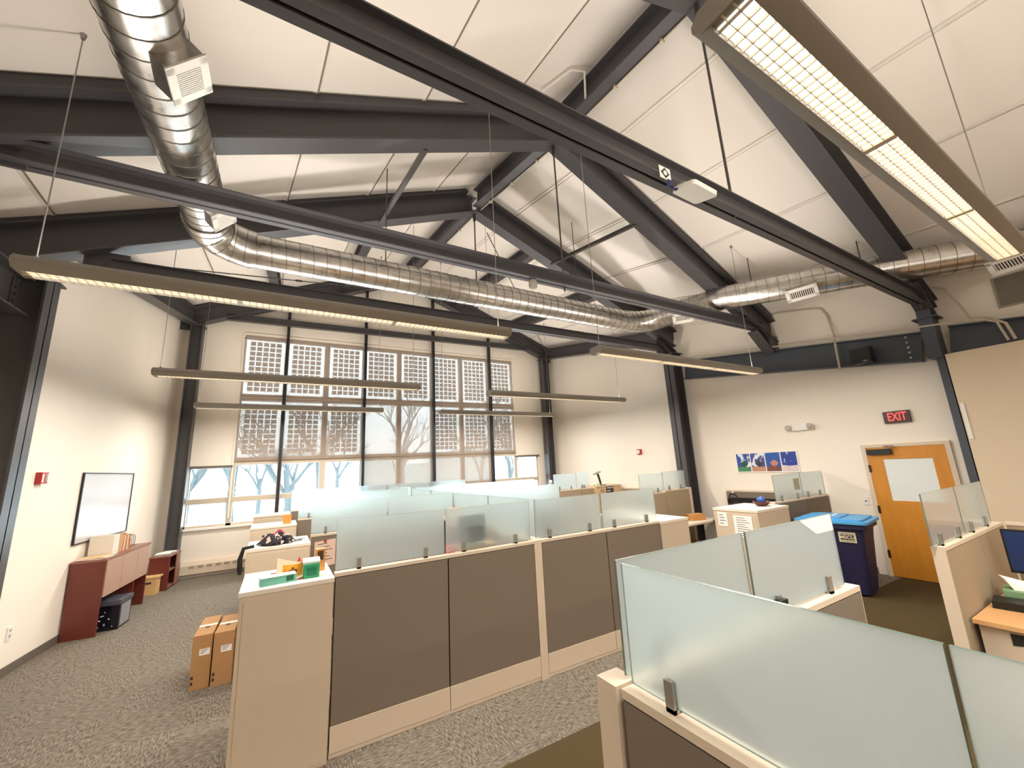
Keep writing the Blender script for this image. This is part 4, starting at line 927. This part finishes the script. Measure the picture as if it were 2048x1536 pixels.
# ---------------- right wall ----------------
XW = 8.82
d = bpy.data.objects.new('door_1', None); C.objects.link(d); d.location = (XW, 2.5, 0); ORG[d] = Vector(d.location); tag(d, kind='structure')
t = d
y0, y1 = 2.03, 3.0
b = MB(); zt = 2.07; gy0, gy1, gz0, gz1 = 2.2, 2.80, 1.2, 1.87
b.box(XW - .035, XW - .002, y0, gy0, .01, zt); b.box(XW - .035, XW - .002, gy1, y1, .01, zt); b.box(XW - .035, XW - .002, gy0, gy1, .01, gz0); b.box(XW - .035, XW - .002, gy0, gy1, gz1, zt); b.build('door_leaf', door_m, t)
MB().box(XW - .025, XW - .012, gy0, gy1, gz0, gz1).build('vision_panel', mat('bright wired glass', 'e6ebea', .25), t)
b = MB(); b.box(XW - .045, XW - .0, y1, y1 + .06, 0, zt + .05); b.box(XW - .045, XW, y0 - .06, y0, 0, zt + .05); b.box(XW - .045, XW, y0, y1, zt, zt + .05); b.build('door_frame', trim_m, t)
for z in (.35, 1.05, 1.72): MB().box(XW - .05, XW - .03, y1 - .02, y1 + .01, z - .06, z + .06).build('hinge', mat('bronze metal', '4b3428', .4, metal=.6), t)
t2 = MB().box(XW - .10, XW - .036, 2.66, 2.98, 1.95, 2.04).build('door_closer', black_m, t)
MB().tube([(XW - .07, 2.72, 2.04), (XW - .14, 2.6, 2.085), (XW - .05, 2.75, 2.09)], .012, 6).build('closer_arm', silver_m, t2)
MB().tube([(XW - .036, 2.1, 1.0), (XW - .09, 2.1, 1.0), (XW - .09, 2.2, 1.0)], .012, 8).build('door_handle', silver_m, t)
# exit sign
t = thing('exit_sign', 'lit red EXIT sign high on the wall beside the door', 'exit sign', (XW - .03, 2.49, 2.45))
MB().box(XW - .055, XW - .002, 2.33, 2.66, 2.45, 2.645).build('sign_housing', mat('dark red sign face', '3a0d12', .35), t)
text('EXIT', .19, basis((XW - .056, 2.49, 2.547), (0, -1, 0), (0, 0, 1)) @ Matrix.Diagonal((.62, 1, 1, 1)), exit_m, 'letters', t, .001, .002)
# emergency light
t = thing('emergency_light', 'white twin head emergency light on the exit wall', 'emergency light', (XW - .04, 3.95, 2.5))
MB().rbox(XW - .07, XW - .002, 3.80, 4.08, 2.47, 2.6, .015).build('case', white_m, t)
for y in (3.75, 4.13):
    X = basis((XW - .08, y, 2.53), (0, 1, 0), (.35, 0, 1)); b = MB(X); b.lathe(0, 0, [(.03, -.05), (.055, -.01), (.058, .03), (.05, .04)], 18); b.lathe(0, 0, [(.045, -.052), (.04, -.05)], 18); b.build('lamp_head', mat('lamp head grey', 'cfc9bf', .25, metal=.3), t)
# picture strip
t = thing('picture_panel', 'white panel with four small landscape photographs of a lone tree', 'picture', (XW - .01, 4.7, 1.67))
MB().box(XW - .02, XW - .004, 4.09, 5.34, 1.675, 2.10).build('backing', white_m, t)
SK = [('2b4f9e', '4d8a63', '2f5a45', .52), ('4a4f94', 'c08f76', '39453f', .48), ('2457a6', '7c4e48', 'c8867a', .62), ('2b3f9c', 'd6c9c9', 'd6c9c9', .60)]
for i, (s_, g_, tr_, cl) in enumerate(SK):
    a = 5.315 - i * .307; c_ = a - .285
    o = MB().box(XW - .022, XW - .02, c_, a, 1.70, 2.075).build('photo_print', picture('landscape sky %d' % i, s_, g_, cl), t)
    MB().yprism([(c_, 1.70), (a, 1.70), (a, 1.79 + .01 * i), ((a + c_) / 2, 1.80), (c_, 1.785 + (.03 if i == 3 else 0))], XW - .0235, XW - .022).build('ground_field', mat('landscape ground %d' % i, g_, .7, noise=.2, nscale=20), o)
    if i < 3:
        b = MB(); yc = (a + c_) / 2 - .02; 
        pts = [(yc + (.075 + .012 * math.sin(5 * q)) * math.cos(q), 1.86 + (.058 + .01 * math.cos(4 * q)) * math.sin(q)) for q in [k * .3927 for k in range(16)]]
        b.yprism(pts, XW - .0245, XW - .0235); b.box(XW - .0245, XW - .0235, yc - .006, yc + .006, 1.78, 1.82); b.build('painted_tree', mat('landscape tree %d' % i, tr_, .7, noise=.4, nscale=60), o)
# switch
t = thing('light_switch', 'white light switch left of the exit door', 'switch', (XW - .01, 3.16, 1.17)); MB().box(XW - .012, XW - .001, 3.12, 3.20, 1.11, 1.24).build('cover_plate', white_m, t); MB().box(XW - .018, XW - .012, 3.15, 3.17, 1.165, 1.185).build('toggle', ink_m, t)
# black speaker box on the girder
t = thing('wall_speaker', 'small black speaker box mounted on the girder', 'speaker', (8.55, 2.7, 3.48)); MB().box(8.42, 8.59, 2.53, 2.80, 3.48, 3.74).build('cabinet', black_m, t); MB().box(8.418, 8.42, 2.58, 2.64, 3.50, 3.515).build('badge', silver_m, t)
# return grille
t = thing('return_grille', 'grey louvered return air grille at the upper right', 'vent', (8.8, .85, 3.93)); MB().box(8.795, 8.815, .35, 1.13, 3.93, 4.38).build('grille_frame', mat('grille grey', 'a09888', .5), t)
b = MB()
for k in range(18): b.box(8.785, 8.795, .38, 1.10, 3.955 + k * .023, 3.965 + k * .023)
b.build('louver_slats', mat('grille slat dark', '6c6458', .5), t)
# conduits
def pipe(pts, label, r=.014, m=conduit_m): 
    b = MB(); b.tube(pts, r, 8); return tag(solo(b.build('conduit', m, smooth=True)), label, 'conduit')
pipe([(8.56, 6.1, 4.47), (8.56, 2.3, 3.93), (8.5, 1.9, 3.87), (8.5, 1.3, 3.79), (8.55, 1.15, 3.70), (8.55, 1.1, 3.42)], 'thin grey conduit running along the top of the girder')
pipe([(8.79, 4.05, 4.94), (8.79, 3.35, 4.78), (8.79, 3.2, 4.72), (8.78, 3.12, 4.55), (8.70, 3.05, 4.1), (8.57, 3.02, 3.95), (8.56, 3.03, 3.45)], 'conduit dropping across the girder from the ceiling edge', .018)
pipe([(8.5, 1.75, 4.5), (8.6, 1.55, 4.4), (8.7, 1.45, 4.05), (8.68, 1.4, 3.86), (8.62, 1.2, 3.78), (8.57, 1.08, 3.66), (8.57, 1.04, 3.42)], 'conduit curving down beside the nearest right column', .018)
pipe([(2.9, 3.7, ceilz(2.9, 3.7) - .05), (3.1, 3.3, ceilz(3.1, 3.3) - .05), (3.3, 3.25, ceilz(3.3, 3.25) - .1), (3.42, 3.4, 7.05)], 'painted conduit curving to the ridge beam', .016, ceil_m)
# framed edge board on tan wall
b = MB(); b.box(8.56, 8.579, 1.675, 1.715, 2.12, 2.64); tag(solo(b.build('edge_frame', white_m)), 'thin white frame on the edge of the tan wall', 'frame')
# access point, sticker, smoke detector
t = thing('access_point', 'white wireless access point hanging under the nearest tie beam', 'access point', (2.76, 1.66, 4.14))
X = basis((2.70, 1.62, 4.10), (1, .05, .02), (0, .96, .25)); MB(X).rbox(-.16, .16, -.1, .1, -.022, .012, .03).build('shell', white_m, t); MB(X).box(-.05, .05, .06, .14, .012, .09).build('bracket', silver_m, t)
b = MB()
for k in range(4): b.tube([(2.53 + .012 * k, 1.72, 4.22), (2.48 + .012 * k, 1.70, 4.13), (2.50 + .012 * k, 1.67, 4.09), (2.56, 1.65, 4.10)], .006, 6)
b.build('blue_leads', mat('navy cable', '1f2a6b', .4), t)
t = thing('diamond_sticker', 'white sticker with a black diamond on the nearest tie beam', 'sticker', (2.52, 1.72, 4.24)); zc = 4.268
MB().box(2.44, 2.57, 1.7195, 1.722, zc - .055, zc + .055).build('sticker_ground', paper_m, t)
b = MB(); b.xprism([(2.455, zc), (2.505, zc + .048), (2.555, zc), (2.505, zc - .048)], 1.718, 1.7195); o = b.build('diamond', ink_m, t)
b = MB(); pts = [(2.505 + .022 * math.cos(k * .524), zc + .022 * math.sin(k * .524)) for k in range(12)]; b.xprism(pts, 1.717, 1.718); b.build('disc', paper_m, o)
t = thing('occupancy_sensor', 'round silver sensor under the second tie beam', 'sensor', (2.84, 4.15, 4.44)); b = MB(); b.lathe(2.84, 4.15, [(.03, 4.40), (.055, 4.41), (.06, 4.47), (.05, 4.52)], 18); b.build('body', silver_m, t, smooth=True)
t = thing('emergency_light', 'small grey emergency lamp at the top of the left column', 'emergency light', (-2.0, 6.3, 4.6))
MB().box(-2.12, -1.98, 6.24, 6.34, 4.54, 4.62).build('case', silver_m, t); MB().box(-2.3, -2.12, 6.28, 6.30, 4.6, 4.615).build('arm', rod_m, t)
X = basis((-2.42, 6.2, 4.6), (1, 0, -.1), (0, .8, .6)); MB(X).box(-.08, .08, -.06, .06, -.01, .01).build('mounting_plate', silver_m, t)
# whiteboard far right, shelf
t = thing('whiteboard', 'small whiteboard on the far right wall behind the bright screens', 'whiteboard', (8.6, 10.0, 1.4)); MB(Matrix.Translation((8.60, 10.9, 0)) @ Matrix.Rotation(math.radians(3.9), 4, 'Z')).box(-.05, -.02, -.8, .8, 1.15, 1.76).build('board', mat('whiteboard enamel', 'cbc6c4', .3, spec=.3), t); MB(Matrix.Translation((8.60, 10.9, 0)) @ Matrix.Rotation(math.radians(3.9), 4, 'Z')).box(-.055, -.02, -.82, .82, 1.76, 1.79).build('top_rail', mat('rosewood rail', 'b98d77', .5), t)
# ---------------- round table and things ----------------
t = thing('round_table', 'half round cream table with two black legs near the right wall', 'table', (7.8, 5.85, 0))
pts = [(7.0, 5.53), (7.0, 6.2), (7.85, 6.2)] + [(7.87 + .335 * math.cos(a), 5.865 + .335 * math.sin(a)) for a in [math.pi / 2 - k * math.pi / 14 for k in range(15)]]
MB().prism(pts, .71, .74).build('tabletop', cabtop_m, t); MB().prism([(x + (7.7 - x) * -.003, y) for x, y in pts], .70, .712).build('edge_band', desk_m, t)
for x in (7.36, 7.86): MB().box(x - .05, x + .05, 5.72, 5.80, 0, .70).build('leg', black_m, t)
MB().box(7.41, 7.81, 5.74, 5.77, .64, .70).build('apron', black_m, t)
carton(7.84, 5.86, .34, .24, .12, -.35, 'orange brown parcel box on the round table', None, .741, mat('orange cardboard', 'c98f4e', .8), False)
t = thing('mesh_tray', 'black wire mesh tray on the round table', 'tray', (7.45, 5.95, .741)); b = MB(Matrix.Translation((7.38, 6.0, .741)))
for k in range(13): b.tube([(-.2, -.15 + k * .025, .01), (.2, -.15 + k * .025, .01)], .004, 5); 
for k in range(17): b.tube([(-.2 + k * .025, -.15, .01), (-.2 + k * .025, .15, .01)], .004, 5)
b.build('mesh_base', black_m, t); b = MB(Matrix.Translation((7.38, 6.0, .741)))
for z in (.02, .07): b.tube([(-.2, -.15, z), (.2, -.15, z), (.2, .15, z), (-.2, .15, z), (-.2, -.15, z)], .006, 6)
for k in range(30):
    a = k / 30 * 2 * math.pi; x = .2 * max(-1, min(1, 1.4 * math.cos(a))); y = .15 * max(-1, min(1, 1.4 * math.sin(a))); b.tube([(x, y, 0), (x, y, .08)], .004, 5)
b.build('mesh_rim', black_m, t)
carton(7.60, 6.03, .3, .26, .2, .1, 'brown box on the floor under the round table, nearer', 'brown boxes under the round table', m=mat('dark cardboard', '8f5d38', .8), lab=False)
carton(8.12, 6.02, .24, .24, .26, -.1, 'brown box on the floor under the round table, by the wall', 'brown boxes under the round table', m=mat('dark cardboard', '8f5d38', .8), lab=False)
b = MB(); rnd = random.Random(3)
for k in range(5): b.ball((8.5 + rnd.uniform(-.05, .05), 5.5 + rnd.uniform(-.06, .06), .1 + .05 * k), .1 - .012 * k, 7)
tag(solo(b.build('plastic_bag', [mat('translucent plastic', 'd8cfc6', .3)], smooth=True)), 'crumpled clear plastic bag on the floor by the right wall', 'bag')
t = thing('wall_shelf', 'small cream shelf on the exit wall left of the notice cabinet', 'shelf', (8.6, 5.95, .68)); MB().box(8.4, 8.81, 5.80, 6.06, .68, .70).build('board', cabtop_m, t); MB().tube([(8.8, 5.9, .69), (8.7, 5.88, .74), (8.72, 5.86, .80), (8.8, 5.86, .84)], .006, 6).build('cord', black_m, t)
# behind notice cabinet: headphones, chair, monitor bar, bowl
t = thing('headphones', 'headphones hanging on the brown panel beyond the notice cabinet', 'headphones', (8.66, 5.45, 1.0))
MB().tube([(8.66, 5.45 + .09 * math.cos(a), 1.13 + .11 * math.sin(a)) for a in [k * math.pi / 10 for k in range(11)]], .012, 8).build('headband', black_m, t)
for y in (5.36, 5.54): MB().box(8.63, 8.69, y - .03, y + .03, 1.02, 1.13).build('ear_cup', black_m, t)
t = thing('panel_hook', 'small white hook on the brown panel above the headphones', 'hook', (8.67, 5.45, 1.25)); MB().box(8.66, 8.695, 5.43, 5.47, 1.235, 1.275).build('body', white_m, t)
monitor((8.35, 4.85), -math.pi / 2, .9, .3, 'wide black monitor on the exit wall desk behind the bowl', 1.04, .742, mat('dark screen', '26242c', .2))
desk(7.7, 8.66, 3.85, 5.3, 'desk against the exit wall behind the notice cabinet')
t = thing('office_chair', 'office chair with a round dark headrest at the exit wall desk', 'chair', (7.5, 4.55, 0))
MB().lathe(7.5, 4.55, [(.05, .06), (.03, .1), (.03, .42), (.05, .44)], 12).build('column', black_m, t)
for k in range(5): a = k * 1.2566; MB().bar((7.5, 4.55, .08), (7.5 + .28 * math.cos(a), 4.55 + .28 * math.sin(a), .05), .05, .03).build('leg', black_m, t)
for k in range(5): a = k * 1.2566; MB().ball((7.5 + .28 * math.cos(a), 4.55 + .28 * math.sin(a), .025), .025, 8).build('caster', black_m, t)
MB().rbox(7.26, 7.74, 4.31, 4.79, .44, .52, .08).build('seat', black_m, t); MB().rbox(7.22, 7.28, 4.34, 4.76, .6, 1.0, .02).build('backrest', black_m, t); MB().box(7.2, 7.24, 4.53, 4.57, .48, .98).build('back_stem', black_m, t)
MB().tube([(7.23, 4.53, 1.06), (7.28, 4.53, 1.06)], .15, 20).build('headrest', mat('dark mesh', '2d2a2c', .7), t)
t = thing('bowl', 'dark red bowl on the notice cabinet', 'bowl', (6.1, 3.42, 1.321)); b = MB(); b.lathe(6.1, 3.42, [(.05, 1.321), (.10, 1.35), (.115, 1.385), (.105, 1.385), (.09, 1.352), (.04, 1.335)], 20); b.build('bowl_body', mat('dark red glaze', '4c1a1c', .25), t, smooth=True)
t = thing('blue_ball', 'blue and white object lying in the dark red bowl', 'ball', (6.1, 3.42, 1.34)); MB().ball((6.1, 3.42, 1.40), .055, 12).build('ball_body', mat('marbled blue', '3b5aa8', .3, noise=.6, nscale=30), t, smooth=True)
t.location = (6.1, 3.42, 1.34)
# ---------------- blue wheeled bin ----------------
t = thing('wheeled_bin', 'tall dark blue wheeled bin with a light blue lid near the exit door', 'bin', (7.55, 3.1, 0))
X = Matrix.Translation((7.52, 3.13, 0)) @ Matrix.Rotation(math.radians(8), 4, 'Z')
b = MB(X); N = 8
secs = [(0.03, .25, .30), (.10, .26, .31), (.75, .31, .36), (.92, .33, .38), (.93, .37, .42), (1.0, .37, .42)]
rings = []
for z, hx, hy in secs:
    r = .06; ring = []
    for cx, cy, a0 in ((hx - r, hy - r, 0), (-hx + r, hy - r, 90), (-hx + r, -hy + r, 180), (hx - r, -hy + r, 270)):
        for k in range(5): a = math.radians(a0 + 22.5 * k); ring.append((cx + r * math.cos(a), cy + r * math.sin(a), z))
    rings.append(ring)
n = 20; vs = [p for r_ in rings for p in r_]; fs = [(i * n + k, i * n + (k + 1) % n, (i + 1) * n + (k + 1) % n, (i + 1) * n + k) for i in range(len(rings) - 1) for k in range(n)] + [tuple(range(n))[::-1], tuple(range((len(rings) - 1) * n, len(rings) * n))]
b.add(vs, fs); b.build('bin_body', navy_m, t, smooth=True, auto=35)
b = MB(X); b.rbox(-.40, .40, -.45, .45, 1.0, 1.035, .06, n=4); b.rbox(-.34, .34, -.38, .38, 1.035, 1.06, .05, n=4); b.rbox(-.27, .27, -.12, .28, 1.06, 1.075, .04, n=4); o = b.build('lid', blue_m, t)
b = MB(X); b.box(-.2, .2, .0, .03, 1.076, 1.078); b.build('lid_lettering', white_m, o)
MB(X).tube([(-.25, .47, .98), (.25, .47, .98)], .02, 10).build('handle', navy_m, t)
for x in (-.27, .27): MB(X).tube([(x - .03, .30, .1), (x + .03, .30, .1)], .1, 16).build('wheel', black_m, t)
o = MB(X).box(-.328, -.318, -.28, -.08, .74, .88).build('badge', mat('cream badge', 'e3d8b8', .5), t)
b = MB(X); b.box(-.330, -.328, -.265, -.095, .857, .864); b.box(-.330, -.328, -.265, -.095, .752, .759); b.box(-.330, -.328, -.265, -.095, .772, .845); b.build('badge_border', ink_m, o)
text('MSCU', .066, X @ basis((-.3305, -.18, .808), (0, -1, 0), (0, 0, 1)), mat('cream badge', 'e3d8b8', .5), 'badge_letters', o, .0005, .001)
# ---------------- file box / lamp far right ----------------
t = thing('lateral_file', 'cream lateral file with a dark sign on its front, far right', 'cabinet', (8.0, 8.75, 0))
MB().box(7.64, 8.58, 8.72, 9.3, 0, 1.40).build('body', mat('warm cream metal', 'dcb98f', .5), t); MB().box(7.64, 8.58, 8.70, 8.72, 1.37, 1.40).build('top_edge', cab_m, t)
b = MB(); b.box(7.80, 7.90, 8.705, 8.72, 1.24, 1.25); b.box(7.80, 7.90, 8.705, 8.72, 1.30, 1.31); b.box(7.80, 7.81, 8.705, 8.72, 1.24, 1.31); b.box(7.89, 7.90, 8.705, 8.72, 1.24, 1.31); b.build('label_holder', alum_m, t)
o = MB().box(8.0, 8.27, 8.704, 8.718, 1.20, 1.38).build('dark_sign', ink_m, t)
b = MB()
for k, (x0, x1, z) in enumerate(((8.02, 8.05, 1.33), (8.06, 8.13, 1.33), (8.14, 8.17, 1.33), (8.19, 8.25, 1.33), (8.02, 8.06, 1.25), (8.07, 8.12, 1.25), (8.13, 8.15, 1.25))): b.box(x0, x1, 8.7025, 8.704, z - .012, z + .014)
b.build('sign_lettering', paper_m, o)
t = thing('desk_lamp', 'black desk lamp with a square head on the lateral file', 'lamp', (7.95, 8.95, 1.43))
MB().box(7.85, 8.15, 8.85, 9.05, 1.401, 1.415).build('base', black_m, t); MB().tube([(8.02, 8.95, 1.415), (8.02, 8.95, 1.5), (7.95, 8.95, 1.72)], .03, 8).build('arm', black_m, t)
X = basis((7.92, 8.95, 1.75), (1, 0, .3), (0, 1, 0)); MB(X).box(-.11, .11, -.05, .05, -.018, .018).build('lamp_head', silver_m, t)
b = MB(); b.box(7.76, 7.88, 8.8, 8.88, 1.401, 1.46); tag(solo(b.build('tissue_packet', [mat('pale green print', 'c9d3a8', .6)])), 'pale green packet beside the desk lamp', 'packet')
b = MB(); b.ball((7.73, 11.0, 1.5), .06, 8); b.box(7.65, 7.85, 10.95, 11.1, 0, 1.43); tag(solo(b.build('white_dispenser', [white_m])), 'white dispenser in front of the far right column', 'dispenser')
# ---------------- near right desk ----------------
t = thing('desk', 'maple desk with a cream end panel at the right edge of the view', 'desk', (5.4, .6, 0))
b = MB(); b.prism([(4.60, -.8), (6.2, -.8), (6.2, 1.165), (4.60, 1.165)], .735, .765); b.build('desktop', desk_m, t)
MB().box(4.66, 4.70, -.2, 1.15, .02, .73).build('end_panel', trim_m, t)
MB().yprism([(1.0, .62), (.80, .66), (.80, .68), (.9, .70), (1.0, .70)], 4.654, 4.66).build('cable_port', dark_gap, t)
MB().box(4.75, 5.1, -.75, -.72, 0, .735).build('leg', trim_m, t)
monitor((5.62, .62), -math.pi / 2, .95, .36, 'dark blue monitor on the maple desk', 1.12, .766, mat('deep blue screen', '1d3565', .25))
t = thing('desk_phone_base', 'black flat device lying on the maple desk under the tissue box', 'device', (5.05, .98, .766)); X = Matrix.Translation((5.12, .97, .766)) @ Matrix.Rotation(.1, 4, 'Z')
MB(X).box(-.10, .10, -.2, .17, .0, .055).build('case', black_m, t); MB(X).box(-.101, -.10, -.18, -.13, .015, .045).build('sticker', paper_m, t); MB(X).box(-.08, -.04, -.18, -.14, .055, .056).build('top_sticker', paper_m, t)
t = thing('tissue_box', 'green tissue box with a tissue sticking out on the desk', 'tissue box', (5.3, 1.0, .766)); X = Matrix.Translation((5.38, 1.0, .766)) @ Matrix.Rotation(.15, 4, 'Z')
MB(X).box(-.12, .12, -.12, .12, 0, .09).build('carton', mat('sage green print', '7fa37a', .6, noise=.2, nscale=30), t)
b = MB(X); b.add([(-.04, -.05, .09), (.04, -.05, .09), (.05, .06, .09), (-.05, .06, .09), (-.03, .1, .17), (.03, -.02, .15), (0, .13, .19)], [(0, 1, 5), (1, 2, 5), (2, 6, 5), (2, 3, 6), (3, 4, 6), (3, 0, 4), (0, 5, 4), (4, 5, 6)]); b.build('tissue', paper_m, t)
b = MB(); rnd = random.Random(11)
for k in range(9):
    x, y = 5.5 + rnd.uniform(-.05, .1), .55 + rnd.uniform(-.3, .3); a = rnd.uniform(0, 6)
    b.tube([(x + .08 * math.cos(a + q * .7) * (1 - q * .05), y + .09 * math.sin(a + q * .6), .775 + .02 * ((q * (k + 2)) % 5)) for q in range(9)], .006, 6)
tag(solo(b.build('cable_tangle', [black_m])), 'tangle of black cables below the dark blue monitor', 'cables', kind='stuff')
t = thing('floor_mat', 'black chair mat area under the maple desk', 'mat', (4.2, .2, 0)); MB().box(4.3, 4.62, -.9, .9, .002, .012).build('mat_sheet', black_m, t)
t = thing('pedestal_bin', 'black bin beside the maple desk', 'bin', (5.2, .4, 0)); MB().rbox(4.85, 5.25, .1, .5, .002, .5, .03).build('tub', black_m, t)
# holder with black top on near partition
t = thing('note_holder', 'clear holder with a black top on the near cubicle wall', 'holder', (2.13, 1.19, 1.29))
X = Matrix.Translation((2.16, 1.19, 1.286)); MB(X).box(-.03, .03, -.008, .02, 0, .045).build('clear_base', clear_m, t); MB(X).box(-.032, .032, -.01, .022, .045, .075).build('black_top', black_m, t)
